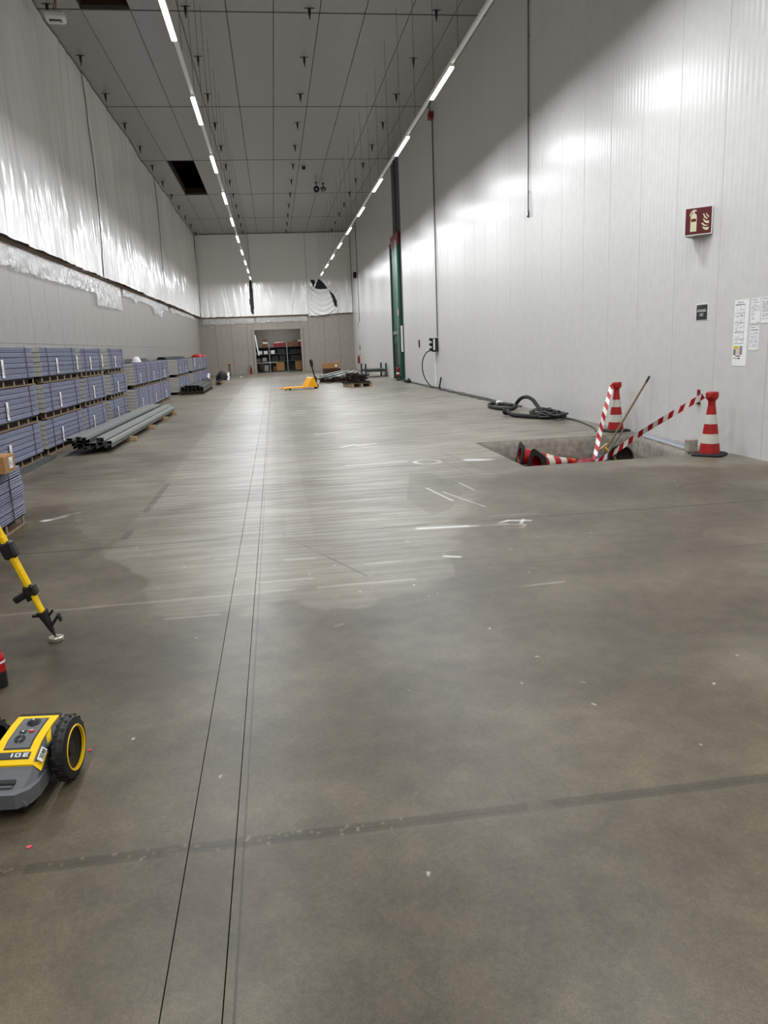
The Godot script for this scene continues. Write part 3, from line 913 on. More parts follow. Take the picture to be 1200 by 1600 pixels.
var stack_meshes := {}
func board_stack(x: float, y: float, z0: float, z1: float, h: float, pallet_h: float, bundles: int, label: String, group: String, nlab: int, wd := 1.25) -> Node3D:
	var ln := z0 - z1
	var t := thing("plasterboard_stack", label, "plasterboard stack", Vector3(x, y, (z0 + z1) / 2), rng.randf_range(-0.006, 0.006), group)
	# pallet of plank and bearers
	var pm := MB.new()
	for xx in [-0.42 * wd, 0.0, 0.4 * wd]:
		pm.box(Vector3(xx, pallet_h / 2, 0), Vector3(0.04, pallet_h - 0.05, ln - 0.1), 0.003)
	pm.box(Vector3(0, pallet_h - 0.01, 0), Vector3(wd - 0.04, 0.014, ln - 0.04), 0.002)
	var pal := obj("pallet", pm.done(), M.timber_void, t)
	for xx in [-wd / 2 + 0.05, 0.0, wd / 2 - 0.05]:
		obj("bottom_board", bx(Vector3(xx, 0.011, 0), Vector3(0.1, 0.022, ln - 0.02), 0.003), M.timber, pal)
	var bm := bx(Vector3.ZERO, Vector3(0.018, pallet_h - 0.04, 0.026), 0.004)
	for k in 6:
		obj("bearer", bm, M.post_pale, pal, Vector3(wd / 2 - 0.03, pallet_h / 2 + 0.002, lerpf(-ln / 2 + 0.05, ln / 2 - 0.05, k / 5.0)))
	var gap := 0.009
	var bh := (h - pallet_h) / bundles
	var key := "%.2f %.3f" % [ln, bh]
	if not stack_meshes.has(key):
		var cnt := maxi(4, roundi((bh - gap) / 0.0125))
		stack_meshes[key] = [board_mesh(ln, wd, cnt, (bh - gap) / cnt), board_mesh(ln, wd, cnt, (bh - gap) / cnt)]
	for k in bundles:
		var o := obj("board_bundle", stack_meshes[key][k % 2], null, t, Vector3(rng.randf_range(-0.006, 0.006), pallet_h + k * bh + gap * 0.5, rng.randf_range(-0.012, 0.012)))
		o.material_override = null
		# dark spacer strips between the bundles
		if k > 0: obj("spacer", bx(Vector3(0, pallet_h + k * bh - gap * 0.5, 0), Vector3(wd - 0.03, gap * 1.1, ln - 0.05)), M.black, t)
	for s in [-0.5 + 0.16, 0.5 - 0.16]:
		var sm := MB.new()
		sm.box(Vector3(wd / 2 + 0.012, (h + pallet_h) / 2 - 0.01, s * ln), Vector3(0.004, h - pallet_h + 0.02, 0.02))
		sm.box(Vector3(-wd / 2 - 0.012, (h + pallet_h) / 2 - 0.01, s * ln), Vector3(0.004, h - pallet_h + 0.02, 0.02))
		sm.box(Vector3(0, h + 0.001, s * ln), Vector3(wd + 0.024, 0.003, 0.02))
		obj("strap", sm.done(), M.black, t)
	for k in nlab:
		var lm := MB.new()
		lm.box(Vector3(0, 0, 0), Vector3(0.003, 0.26, 0.1))
		var m := mat(Color.WHITE, 0.6)
		m.albedo_texture = M.tags[k % 2]
		var o := obj("label_sheet", lm.done(), m, t, Vector3(wd / 2 + 0.016, pallet_h + 0.17 + 0.03 * k, (0.12 if k == 0 else -0.46) * ln))
		o.rotation.x = rng.randf_range(-0.06, 0.02)
	return t

func plasterboard() -> void:
	M.tags = [label_texture(3), label_texture(8)]
	var tier := ["bottom", "middle", "top"]
	var zz := [[-10.9, -13.45], [-13.75, -16.25], [-16.6, -18.62], [-19.2, -21.2]]
	var col := ["nearest", "second", "third", "farthest"]
	for c in 4:
		for l in 3:
			var a: float = zz[c][0] + (0.14 if l == 0 else rng.randf_range(-0.05, 0.05))
			var b: float = zz[c][1] + (0.14 if l == 0 else rng.randf_range(-0.05, 0.05))
			if c >= 2 and l == 0: a += 0.15; b -= 0.05
			b = a - (2.5 if c < 2 else 2.0)
			board_stack(-4.53, 0.608 * l, a, b, 0.6, 0.115, 6, "blue-edged plasterboard stack, %s tier, %s column of the three-tier row" % [tier[l], col[c]], "three-tier plasterboard row", 2 if (l == 2 and (c == 1 or c == 2)) else 1)
	var z2 := [[-22.35, -24.9], [-25.0, -27.5], [-27.6, -29.6], [-32.3, -34.3], [-34.45, -36.45], [-38.3, -40.3], [-40.5, -43.0], [-43.3, -46.8]]
	for c in z2.size():
		for l in 2:
			var d := rng.randf_range(-0.04, 0.04)
			board_stack(-4.53, 0.71 * l, z2[c][0] + d, z2[c][1] + d, 0.705, 0.1, 7, "blue-edged plasterboard stack, %s tier, %s column of the two-tier row" % [["lower", "upper"][l], ordinal(c + 1)], "two-tier plasterboard row", 1)
	# the near stack at the left edge of the picture
	board_stack(-3.19, 0.0, -5.4, -7.92, 0.60, 0.11, 5, "lone blue-edged plasterboard stack in the left foreground under a cardboard box", "", 1)
	var cb := thing("cardboard_box", "brown cardboard box with a white label on the near plasterboard stack", "box", Vector3(-2.60, 0.606, -7.36), 0.0)
	obj("carton", bx(Vector3(0, 0.08, 0), Vector3(0.26, 0.16, 0.28), 0.006), M.card, cb)
	obj("flap", bx(Vector3(0, 0.162, 0.0), Vector3(0.255, 0.004, 0.135), 0.001), M.card, cb)
	var lm := mat(Color.WHITE, 0.6)
	lm.albedo_texture = M.tags[0]
	obj("label_sheet", bx(Vector3(0.132, 0.085, -0.02), Vector3(0.003, 0.1, 0.1)), lm, cb)
	var cb2 := thing("cardboard_box", "brown cardboard carton at the left picture edge behind the labelled box", "box", Vector3(-2.88, 0.606, -7.25), 0.05)
	obj("carton", bx(Vector3(0, 0.12, 0), Vector3(0.24, 0.24, 0.4), 0.006), M.card, cb2)
	obj("flap", bx(Vector3(0.06, 0.243, 0.0), Vector3(0.115, 0.004, 0.39), 0.001), M.card, cb2)

# ------------------------------------------------------------------ steel profiles and other things on the left
func channel(w: float, h: float, th: float, ln: float, lip := 0.012) -> ArrayMesh:   # C-profile lying open side down, along z
	var p := PackedVector2Array([Vector2(-w / 2, 0), Vector2(-w / 2, h), Vector2(w / 2, h), Vector2(w / 2, 0), Vector2(w / 2 - lip, 0), Vector2(w / 2 - lip, th), Vector2(w / 2 - th, th), Vector2(w / 2 - th, h - th), Vector2(-w / 2 + th, h - th), Vector2(-w / 2 + th, th), Vector2(-w / 2 + lip, th), Vector2(-w / 2 + lip, 0)])
	var mb := MB.new()
	mb.prism(p, -ln / 2, ln / 2)
	return mb.done()

func steel_and_left_things() -> void:
	# long bundle of studs in front of the stacks
	var t := thing("steel_profile_bundle", "long bundle of grey steel channel profiles lying before the plasterboard stacks", "steel profiles", Vector3(-3.24, 0.09, -17.6), -0.004)
	var cm := channel(0.1, 0.05, 0.002, 8.3)
	var cl := channel(0.13, 0.06, 0.002, 8.5)
	for l in 4:
		for k in (5 if l < 2 else 3):
			var x := -0.2 + k * 0.105 + rng.randf_range(-0.004, 0.004)
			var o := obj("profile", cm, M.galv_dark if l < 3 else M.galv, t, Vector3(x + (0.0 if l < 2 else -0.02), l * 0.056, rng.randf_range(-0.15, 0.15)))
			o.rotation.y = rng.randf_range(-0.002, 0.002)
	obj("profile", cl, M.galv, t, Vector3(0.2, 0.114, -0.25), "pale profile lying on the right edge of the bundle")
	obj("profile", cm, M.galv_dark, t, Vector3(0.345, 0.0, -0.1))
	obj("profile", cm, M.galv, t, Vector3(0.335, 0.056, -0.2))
	for k in 4:
		var z: float = [-15.3, -17.6, -19.8, -21.6][k]
		var tb := thing("timber_block", "pale timber block under the steel profiles, %s from the camera" % ordinal(k + 1), "timber block", Vector3(-3.14, 0, z), 0.03, "blocks under the steel profiles")
		obj("block", bx(Vector3(0, 0.044, 0), Vector3(0.8, 0.086, 0.09), 0.004), M.timber_pale, tb)
	# floor-level profile in front of the bottom stacks
	var fp := thing("floor_profile", "flat dark steel profile lying on the floor along the near plasterboard stacks", "steel profile", Vector3(-3.72, 0, -11.2), 0.02)
	obj("profile", channel(0.12, 0.045, 0.004, 4.2), M.galv_dark, fp)
	# helmet on the first low stack
	var hz := Vector3(-4.3, 1.42, -25.3)
	var he := thing("hard_hat", "white hard hat lying on the two-tier plasterboard row", "helmet", hz, 0.4)
	var sh := MB.new()
	var prof := []
	for k in 9: prof.append(Vector2(0.135 * cos(k * PI / 16.0), 0.03 + 0.15 * sin(k * PI / 16.0)))
	sh.lathe(prof, 24)
	obj("shell", sh.done(), M.white, he)
	var br := MB.new()
	br.lathe([Vector2(0.12, 0.0), Vector2(0.165, 0.0), Vector2(0.168, 0.012), Vector2(0.13, 0.04)], 24)
	obj("brim", br.done(), M.white, he)
	obj("ridge", bx(Vector3(0, 0.165, 0), Vector3(0.03, 0.03, 0.16), 0.012), M.white, he)
	# dark profiles on top at the back of the row
	for k in 2:
		var db := thing("steel_profile_bundle", ["dark steel profiles lying on top of the two-tier plasterboard row", "dark steel profiles on the far end of the two-tier row"][k], "steel profiles", Vector3(-4.7, 1.425, [-27.0, -37.5][k]), 0.01)
		for a in 4: obj("profile", channel(0.1, 0.05, 0.004, [4.8, 7.5][k]), M.galv_dark, db, Vector3(-0.18 + a * 0.11, 0, 0.1 * a))
		for a in 3: obj("profile", channel(0.1, 0.05, 0.004, [4.8, 7.5][k]), M.galv_dark, db, Vector3(-0.14 + a * 0.11, 0.052, 0.1 * a))
	# red caps on the far stack
	for k in 2:
		var rc := thing("red_bag", ["red crumpled bag on the far end of the plasterboard row", "smaller red bag beside the first on the plasterboard row"][k], "bag", Vector3(-4.2 + 0.1 * k, 1.425, [-43.9, -45.6][k]))
		noise.seed = 80 + k; noise.frequency = 1.0
		var mb := MB.new()
		var sc: float = [1.0, 0.8][k]
		mb.grid(20, 10, func(s: float, v: float) -> Vector3:
			var a := s * TAU
			var b := v * PI / 2
			var rr := 0.3 * sc * (1.0 + 0.25 * noise.get_noise_3d(cos(a) * 3, v * 4, sin(a) * 3))
			return Vector3(cos(a) * cos(b) * rr, 0.16 * sc * sin(b) * (1.0 + 0.3 * noise.get_noise_2d(cos(a) * 5, sin(a) * 5)), -sin(a) * cos(b) * rr))
		obj("cloth", mb.done(), M.red, rc)
	var ws := thing("paper_sheet", "white sheet hanging on the end of the far plasterboard stack", "paper", Vector3(-3.88, 1.0, -39.2))
	obj("sheet", bx(Vector3(0, 0.2, 0), Vector3(0.004, 0.42, 0.2)), M.paper, ws)
	# low pallet with profile packs
	var pl := thing("timber_pallet", "weathered timber pallet under dark steel packs beside the left stacks", "pallet", Vector3(-3.36, 0, -34.2), 0.0)
	for k in 5: obj("deck_board", bx(Vector3(-0.4 + k * 0.2, 0.12, 0), Vector3(0.12, 0.024, 4.6), 0.003), M.timber_dark, pl)
	for k in 7: obj("bearer", bx(Vector3(0, 0.055, -2.1 + k * 0.7), Vector3(0.94, 0.1, 0.09), 0.004), M.timber_dark, pl)
	var pk := thing("steel_profile_bundle", "dark stacked steel packs on the low pallet by the left wall", "steel profiles", Vector3(-3.36, 0.134, -34.2))
	var pmesh := channel(0.145, 0.055, 0.005, 4.4)
	for l in 4:
		for k in (6 if l < 3 else 4):
			obj("profile", pmesh, M.galv_dark, pk, Vector3(-0.38 + k * 0.15 + (0.15 if l == 3 else 0.0), l * 0.058, rng.randf_range(-0.06, 0.06)))
	# scrap heap beyond
	var sc2 := thing("steel_offcuts", "heap of dark steel offcuts on blocks at the far end of the left wall", "scrap", Vector3(-3.2, 0.0, -41.5))
	for k in 12:
		var mb := MB.new()
		var a := Vector3(rng.randf_range(-0.4, 0.4), 0.05 + 0.045 * (k / 2), rng.randf_range(-1.8, 0.0))
		mb.bar(a, a + Vector3(rng.randf_range(-0.2, 0.2), rng.randf_range(-0.02, 0.08), rng.randf_range(1.4, 2.2)), 0.09, 0.05, Vector3.UP, 0.004)
		obj("offcut", mb.done(), M.galv_dark if k % 3 else M.black, sc2)
	for k in 2: obj("block", bx(Vector3(0.0, 0.025, -1.3 + 1.6 * k), Vector3(0.9, 0.05, 0.1), 0.004), M.timber_pale, sc2)
	var rub := thing("rubbish_bag", "dark rubbish sack slumped near the far left corner", "bag", Vector3(-3.15, 0, -47.3))
	noise.seed = 91; noise.frequency = 1.0
	var rb := MB.new()
	rb.grid(24, 14, func(s: float, v: float) -> Vector3:
		var a := s * TAU
		var rr := (0.36 - 0.2 * v * v) * (1.0 + 0.2 * noise.get_noise_3d(cos(a) * 2, v * 3, sin(a) * 2)) * sqrt(1.0 - pow(v, 6.0))
		return Vector3(cos(a) * rr, 0.55 * v, -sin(a) * rr * 1.3))
	obj("sack", rb.done(), M.rubber, rub)
	for k in 3:
		var wf := thing("film_scrap", ["white film scrap draped over the far scrap heap", "second white film scrap, hanging beside the dark sack", "small pale scrap on the floor by the far corner"][k], "plastic film", [Vector3(-3.5, 0.3, -42.1), Vector3(-2.72, 0.0, -46.4), Vector3(-2.2, 0.0, -51.0)][k])
		noise.seed = 95 + k
		var fm := MB.new()
		var fl: float = [0.25, 0.45, 0.03][k]
		fm.grid(18, 18, func(s: float, v: float) -> Vector3:
			return Vector3(lerpf(-0.06, 0.06, s) + 0.05 * noise.get_noise_2d(v * 7, k * 5.0), 0.012 + fl * (1.0 - v * v) + 0.02 * absf(noise.get_noise_2d(s * 6, v * 6)), lerpf(-0.3, 0.3, v) + 0.06 * noise.get_noise_2d(s * 9, v * 3)))
		obj("film_sheet", fm.done(), M.film, wf)
	var ln := thing("leaning_post", "short brown post stub standing by the far left corner", "post", Vector3(-3.0, 0, -53.0))
	obj("post", bx(Vector3(0, 0.4, 0), Vector3(0.14, 0.8, 0.14), 0.01), M.timber, ln)
	obj("cap", bx(Vector3(0, 0.85, 0), Vector3(0.26, 0.1, 0.26), 0.02), M.card, ln)
	extinguisher(Vector3(-1.72, 0, -57.5), "red fire extinguisher standing by the left side of the far opening", false, true)

func extinguisher(at: Vector3, label: String, band := false, hose_left := false) -> void:
	var t := thing("fire_extinguisher", label, "fire extinguisher", at)
	var b := MB.new()
	b.lathe([Vector2(0, 0), Vector2(0.07, 0), Vector2(0.085, 0.02), Vector2(0.085, 0.4), Vector2(0.07, 0.46), Vector2(0.03, 0.5), Vector2(0, 0.5)], 20)
	obj("cylinder", b.done(), M.ext_red, t)
	if band: obj("label_band", cyl_band(0.0865, 0.16, 0.24), M.paper, t)
	var v := MB.new()
	v.tube([Vector3(0, 0.5, 0), Vector3(0, 0.56, 0)], 0.022, 10)
	v.bar(Vector3(-0.02, 0.56, 0), Vector3(0.12, 0.6, 0), 0.03, 0.014)
	v.bar(Vector3(-0.02, 0.55, 0), Vector3(0.1, 0.545, 0), 0.03, 0.012)
	obj("valve", v.done(), M.black, t)
	var h := MB.new()
	var s := -1.0 if hose_left else 1.0
	h.tube([Vector3(0, 0.55, 0), Vector3(0.1 * s, 0.6, 0.02), Vector3(0.2 * s, 0.5, 0.03), Vector3(0.22 * s, 0.3, 0.03), Vector3(0.2 * s, 0.12, 0.03)], 0.014, 8)
	obj("hose", h.done(), M.black, t)

func cyl_band(r: float, y0: float, y1: float) -> ArrayMesh:
	var m := MB.new()
	m.lathe([Vector2(r - 0.004, y0), Vector2(r, y0 + 0.001), Vector2(r, y1 - 0.001), Vector2(r - 0.004, y1)], 20)
	return m.done()

# ------------------------------------------------------------------ foreground: tripod, bottle, layout robot
func foreground() -> void:
	# one leg of a yellow survey tripod enters the picture; the tripod stands to the left
	var puck := thing("steel_puck", "round shiny steel foot plate under the tripod spike", "foot plate", Vector3(-1.37, 0, -4.42))
	var pm := MB.new()
	pm.lathe([Vector2(0, 0), Vector2(0.038, 0), Vector2(0.042, 0.004), Vector2(0.042, 0.011), Vector2(0.039, 0.013), Vector2(0.042, 0.015), Vector2(0.042, 0.022), Vector2(0.038, 0.026), Vector2(0.015, 0.026), Vector2(0.012, 0.02), Vector2(0, 0.02)], 28)
	obj("plate", pm.done(), M.brass, puck)
	var foot := Vector3(-1.372, 0.024, -4.42)
	var head := Vector3(-1.80, 1.12, -4.40)
	var t := thing("survey_tripod", "yellow and black survey tripod whose leg stands in the left foreground", "tripod", foot)
	var feet := [Vector3.ZERO, Vector3(-0.88, -0.024, 0.45), Vector3(-0.9, -0.024, -0.4)]
	for k in 3:
		var a: Vector3 = feet[k]
		var hd: Vector3 = head - foot + [Vector3(0.06, 0, 0), Vector3(-0.04, 0, 0.05), Vector3(-0.04, 0, -0.05)][k]
		var d := (hd - a).normalized()
		var side: Vector3 = -d.cross(Vector3(0, 0, 1)).normalized()     # in the leg's plane
		var dep := d.cross(side).normalized()
		var lg := MB.new()       # lower twin tube
		lg.tube([a + d * 0.15 + dep * 0.012, a + d * 0.42 + dep * 0.012], 0.014, 12)
		lg.tube([a + d * 0.15 - dep * 0.012, a + d * 0.42 - dep * 0.012], 0.014, 12)
		lg.bar(a + d * 0.15, a + d * 0.42, 0.02, 0.024, dep)
		var leg := obj("leg", lg.done(), M.yellow, t)
		var up := MB.new()
		up.tube([a + d * 0.33, a + d * 0.66], 0.022, 14)
		up.bar(a + d * 0.34, a + d * 0.66, 0.03, 0.05, dep, 0.006)
		obj("upper_leg", up.done(), M.yellow, leg)
		var cl := MB.new()
		cl.bar(a + d * 0.275, a + d * 0.345, 0.07, 0.062, dep, 0.012)
		cl.bar(a + d * 0.3 + side * 0.02, a + d * 0.285 + side * 0.11, 0.03, 0.04, d, 0.008)
		cl.bar(a + d * 0.255 + side * 0.02, a + d * 0.29 + side * 0.02, 0.04, 0.05, dep, 0.006)
		obj("clamp", cl.done(), M.black, leg)
		var c2 := MB.new()
		c2.bar(a + d * 0.52, a + d * 0.62, 0.075, 0.066, dep, 0.012)
		obj("clamp", c2.done(), M.black, leg)
		var ft := MB.new()
		ft.tube([a, a + d * 0.05, a + d * 0.12, a + d * 0.17], 0.004, 10, true, 0.036)
		ft.bar(a + d * 0.07 - side * 0.01, a + d * 0.115 - side * 0.075, 0.04, 0.016, d, 0.003)
		ft.bar(a + d * 0.125 - side * 0.075, a + d * 0.075 - side * 0.072, 0.03, 0.014, side, 0.003)
		ft.bar(a + d * 0.13 - side * 0.02, a + d * 0.155 - side * 0.06, 0.014, 0.014, d, 0.003)
		ft.bar(a + d * 0.15 + side * 0.02, a + d * 0.165 + side * 0.062, 0.02, 0.016, d, 0.003)
		obj("spike_foot", ft.done(), M.black, leg)
		var ul := MB.new()
		ul.tube([a + d * 0.66, hd], 0.02, 12)
		obj("top_leg", ul.done(), M.yellow, leg)
	var hm := MB.new()
	hm.xf = Transform3D(Basis.IDENTITY, head - foot)
	hm.lathe([Vector2(0, -0.04), Vector2(0.07, -0.04), Vector2(0.09, -0.01), Vector2(0.09, 0.02), Vector2(0, 0.02)], 24)
	obj("head_plate", hm.done(), M.black, t)
	# red and black spray can at the edge
	var b := thing("spray_can", "red and black can standing at the left picture edge below the tripod leg", "can", Vector3(-1.485, 0, -3.82))
	var lo := MB.new()
	lo.lathe([Vector2(0, 0), Vector2(0.036, 0), Vector2(0.04, 0.006), Vector2(0.04, 0.085), Vector2(0.0, 0.085)], 24)
	obj("base", lo.done(), M.black, b)
	var md := MB.new()
	md.lathe([Vector2(0.04, 0.085), Vector2(0.04, 0.155), Vector2(0.034, 0.17), Vector2(0, 0.17)], 24)
	obj("body", md.done(), M.red, b)
	obj("band", cyl_band(0.041, 0.128, 0.14), M.paper, b)
	var cp := MB.new()
	cp.lathe([Vector2(0.028, 0.168), Vector2(0.028, 0.2), Vector2(0.02, 0.21), Vector2(0, 0.21)], 20)
	obj("cap", cp.done(), M.red, b)
	for k in 2:
		var ch := thing("pink_chip", ["pink paint chip on the floor right of the robot wheel", "pink paint chip on the floor in front of the robot"][k], "chip", [Vector3(-0.875, 0, -3.05), Vector3(-0.93, 0, -2.42)][k], 0.4)
		obj("chip", bx(Vector3(0, 0.002, 0), Vector3(0.016, 0.004, 0.012), 0.001), M.pink, ch)
	robot()

func text_mesh(s: String, size: float, depth := 0.002) -> TextMesh:
	var f := SystemFont.new()
	f.font_names = PackedStringArray(["Droid Sans"])
	var t := TextMesh.new()
	t.text = s; t.font = f; t.font_size = 32; t.pixel_size = size / 32.0; t.depth = depth
	return t

func robot() -> void:
	# local: +z forward (towards the camera), x to the right of the picture
	var t := thing("layout_robot", "yellow and grey two-wheeled floor-marking robot in the left foreground", "robot", Vector3(-1.04, 0, -2.87), -0.12)
	# top height along z
	var zs := [-0.125, -0.11, -0.04, 0.06, 0.14, 0.2, 0.27]
	var hy := [0.185, 0.206, 0.204, 0.192, 0.162, 0.128, 0.092]
	var hw := [0.082, 0.09, 0.094, 0.098, 0.1, 0.1, 0.085]
	var body := MB.new()
	for k in 6:
		for s in [-1.0, 1.0]:
			var a := Vector3(s * hw[k], hy[k] - 0.03, zs[k])
			var b := Vector3(s * hw[k + 1], hy[k + 1] - 0.03, zs[k + 1])
			var a2 := Vector3(s * (hw[k] + 0.006), 0.05, zs[k])
			var b2 := Vector3(s * (hw[k + 1] + 0.006), 0.05, zs[k + 1])
			var a3 := Vector3(s * (hw[k] - 0.018), hy[k], zs[k])
			var b3 := Vector3(s * (hw[k + 1] - 0.018), hy[k + 1], zs[k + 1])
			if s > 0:
				body.quad(a2, a, b, b2); body.quad(a, a3, b3, b)
			else:
				body.quad(a2, b2, b, a); body.quad(a, b, b3, a3)
		body.quad(Vector3(-hw[k] + 0.018, hy[k], zs[k]), Vector3(-hw[k + 1] + 0.018, hy[k + 1], zs[k + 1]), Vector3(hw[k + 1] - 0.018, hy[k + 1], zs[k + 1]), Vector3(hw[k] - 0.018, hy[k], zs[k]))
		body.quad(Vector3(-hw[k] - 0.006, 0.05, zs[k]), Vector3(hw[k] + 0.006, 0.05, zs[k]), Vector3(hw[k + 1] + 0.006, 0.05, zs[k + 1]), Vector3(-hw[k + 1] - 0.006, 0.05, zs[k + 1]))
	for k in [0, 6]:
		var z: float = zs[k]
		var p := [Vector3(-hw[k] - 0.006, 0.05, z), Vector3(hw[k] + 0.006, 0.05, z), Vector3(hw[k], hy[k] - 0.03, z), Vector3(hw[k] - 0.018, hy[k], z), Vector3(-hw[k] + 0.018, hy[k], z), Vector3(-hw[k], hy[k] - 0.03, z)]
		for i in range(1, 5):
			if k == 6: body.tri(p[0], p[i], p[i + 1])
			else: body.tri(p[0], p[i + 1], p[i])
	obj("body", body.done(), M.robot_grey, t)
	# top surface frames: helper to lay plates on the sloping top
	var top := func(z: float) -> float:
		for k in 6:
			if z <= zs[k + 1]: return lerpf(hy[k], hy[k + 1], (z - zs[k]) / (zs[k + 1] - zs[k]))
		return hy[6]
	# bumper
	var bm := MB.new()
	bm.xf = Transform3D(Basis(Vector3(1, 0, 0), Vector3(0, 0, 1), Vector3(0, -1, 0)), Vector3(0, 0.15, 0))
	bm.prism(PackedVector2Array([Vector2(-0.108, 0.12), Vector2(-0.112, 0.2), Vector2(-0.1, 0.25), Vector2(-0.06, 0.285), Vector2(0.06, 0.285), Vector2(0.1, 0.25), Vector2(0.112, 0.2), Vector2(0.108, 0.12)]), 0.045, 0.1)
	obj("bumper", bm.done(), M.robot_grey, t)
	# yellow shell plate: ring-shaped, laid 5 mm proud
	var sheet := func(poly: Array, lift: float, th: float) -> ArrayMesh:
		var mb := MB.new()
		var cnt := poly.size()
		var lo := []
		var up := []
		for q in poly:
			var y: float = top.call(q.y) + lift
			up.append(Vector3(q.x, y + th, q.y)); lo.append(Vector3(q.x, y, q.y))
		var pp := PackedVector2Array(poly)
		var tr := Geometry2D.triangulate_polygon(pp)
		for k in range(0, tr.size(), 3):
			var a: Vector3 = up[tr[k]]
			var b: Vector3 = up[tr[k + 1]]
			var c: Vector3 = up[tr[k + 2]]
			if (b - a).cross(c - a).y > 0: mb.tri(a, b, c)
			else: mb.tri(a, c, b)
		for k in cnt:
			var j := (k + 1) % cnt
			mb.quad(lo[k], lo[j], up[j], up[k])
		return mb.done()
	var strip := func(x0: float, x1: float, z0: float, z1: float, lift: float, th: float, w1 := 0.0) -> ArrayMesh:
		# subdivided along z so that it follows the slope
		var mb := MB.new()
		var cnt := 14
		for k in cnt:
			var za := lerpf(z0, z1, float(k) / cnt)
			var zb := lerpf(z0, z1, float(k + 1) / cnt)
			var ya: float = top.call(za) + lift + th
			var yb: float = top.call(zb) + lift + th
			mb.quad(Vector3(x0, ya, za), Vector3(x0, yb, zb), Vector3(x1, yb, zb), Vector3(x1, ya, za))
			mb.quad(Vector3(x1, ya, za), Vector3(x1, yb, zb), Vector3(x1, yb - th, zb), Vector3(x1, ya - th, za))
			mb.quad(Vector3(x0, yb, zb), Vector3(x0, ya, za), Vector3(x0, ya - th, za), Vector3(x0, yb - th, zb))
		for e in 2:
			var z: float = [z0, z1][e]
			var y: float = top.call(z) + lift
			if e == 1: mb.quad(Vector3(x0, y, z), Vector3(x1, y, z), Vector3(x1, y + th, z), Vector3(x0, y + th, z))
			else: mb.quad(Vector3(x1, y, z), Vector3(x0, y, z), Vector3(x0, y + th, z), Vector3(x1, y + th, z))
		return mb.done()
	obj("shell", strip.call(-0.08, 0.08, -0.105, 0.165, 0.0, 0.007), M.yellow, t)
	var wing := MB.new()     # yellow flank that carries the lettering
	for s in [-1.0, 1.0]:
		var a := Vector3(s * 0.08, top.call(-0.02) + 0.006, -0.02)
		var b := Vector3(s * 0.08, top.call(0.165) + 0.006, 0.165)
		var c := Vector3(s * 0.106, top.call(0.165) - 0.024, 0.16)
		var d := Vector3(s * 0.102, top.call(0.04) - 0.026, 0.04)
		if s > 0: wing.quad(a, b, c, d)
		else: wing.quad(a, d, c, b)
	obj("shell_flank", wing.done(), M.yellow, t)
	obj("control_panel", strip.call(-0.046, 0.046, -0.08, 0.1, 0.007, 0.004), M.robot_grey, t)
	obj("panel_edge", strip.call(-0.05, 0.05, -0.084, 0.104, 0.0065, 0.002), M.robot_dark, t)
	obj("rear_bar", bx(Vector3(0, 0.208, -0.116), Vector3(0.17, 0.014, 0.026), 0.006), M.black, t)
	# controls
	var slope := func(z: float) -> Basis:
		var dy: float = top.call(z + 0.01) - top.call(z - 0.01)
		return Basis(Vector3.RIGHT, -atan2(dy, 0.02))
	var kn := MB.new()
	kn.lathe([Vector2(0, 0), Vector2(0.026, 0), Vector2(0.026, 0.003), Vector2(0.02, 0.004), Vector2(0.016, 0.01), Vector2(0.008, 0.011), Vector2(0, 0.011)], 24)
	var knob := obj("knob", kn.done(), M.black, t, Vector3(0.006, top.call(-0.045) + 0.011, -0.045))
	knob.basis = slope.call(-0.045)
	obj("key_slot", bx(Vector3(0, 0.014, 0), Vector3(0.009, 0.004, 0.007), 0.002), M.white, knob)
	var bt := MB.new()
	bt.lathe([Vector2(0, 0), Vector2(0.01, 0), Vector2(0.01, 0.004), Vector2(0.008, 0.005), Vector2(0, 0.005)], 18)
	var rbn := obj("button", bt.done(), M.red, t, Vector3(0.022, top.call(0.015) + 0.011, 0.015), "red button")
	rbn.basis = slope.call(0.01)
	obj("button_mark", bx(Vector3(0, 0.007, 0), Vector3(0.014, 0.002, 0.003)), M.white, rbn)
	var dsp := obj("display", bx(Vector3(0, 0.002, 0), Vector3(0.026, 0.004, 0.018), 0.002), M.black, t, Vector3(-0.01, top.call(0.017) + 0.011, 0.017))
	dsp.basis = slope.call(0.012)
	obj("display_mark", bx(Vector3(0, 0.0045, 0), Vector3(0.007, 0.001, 0.007)), M.white, dsp)
	var gr := MB.new()
	for s in [-1.0, 1.0]:
		gr.lathe([Vector2(0.009, 0), Vector2(0.02, 0), Vector2(0.02, 0.003), Vector2(0.009, 0.003)], 10, (PI if s < 0 else 0.0) + 0.2 - PI / 2, (PI if s < 0 else 0.0) + PI - 0.2 - PI / 2)
	var grn := obj("grip_mark", gr.done(), M.black, t, Vector3(-0.004, top.call(0.06) + 0.011, 0.06))
	grn.basis = slope.call(0.065)
	# front band with the lettering
	obj("front_band", strip.call(-0.06, 0.06, 0.118, 0.146, 0.007, 0.003), M.robot_dark, t)
	var lm := MB.new()       # block capitals I O E as bars
	for q in [[-0.036, 0, 0.006, 0.018], [-0.014, 0.007, 0.02, 0.004], [-0.014, -0.007, 0.02, 0.004], [-0.022, 0, 0.005, 0.018], [-0.006, 0, 0.005, 0.018], [0.015, 0.007, 0.02, 0.004], [0.014, 0.0, 0.016, 0.0035], [0.015, -0.007, 0.02, 0.004], [0.008, 0, 0.005, 0.018]]:
		lm.box(Vector3(q[0], 0.0005, -q[1]), Vector3(q[2], 0.001, q[3]))
	var tx := obj("lettering", lm.done(), M.white, t, Vector3(0.03, top.call(0.132) + 0.0105, 0.132))
	tx.basis = slope.call(0.132)
	var sd := obj("side_plate", bx(Vector3.ZERO, Vector3(0.004, 0.024, 0.06), 0.001), M.white, t)
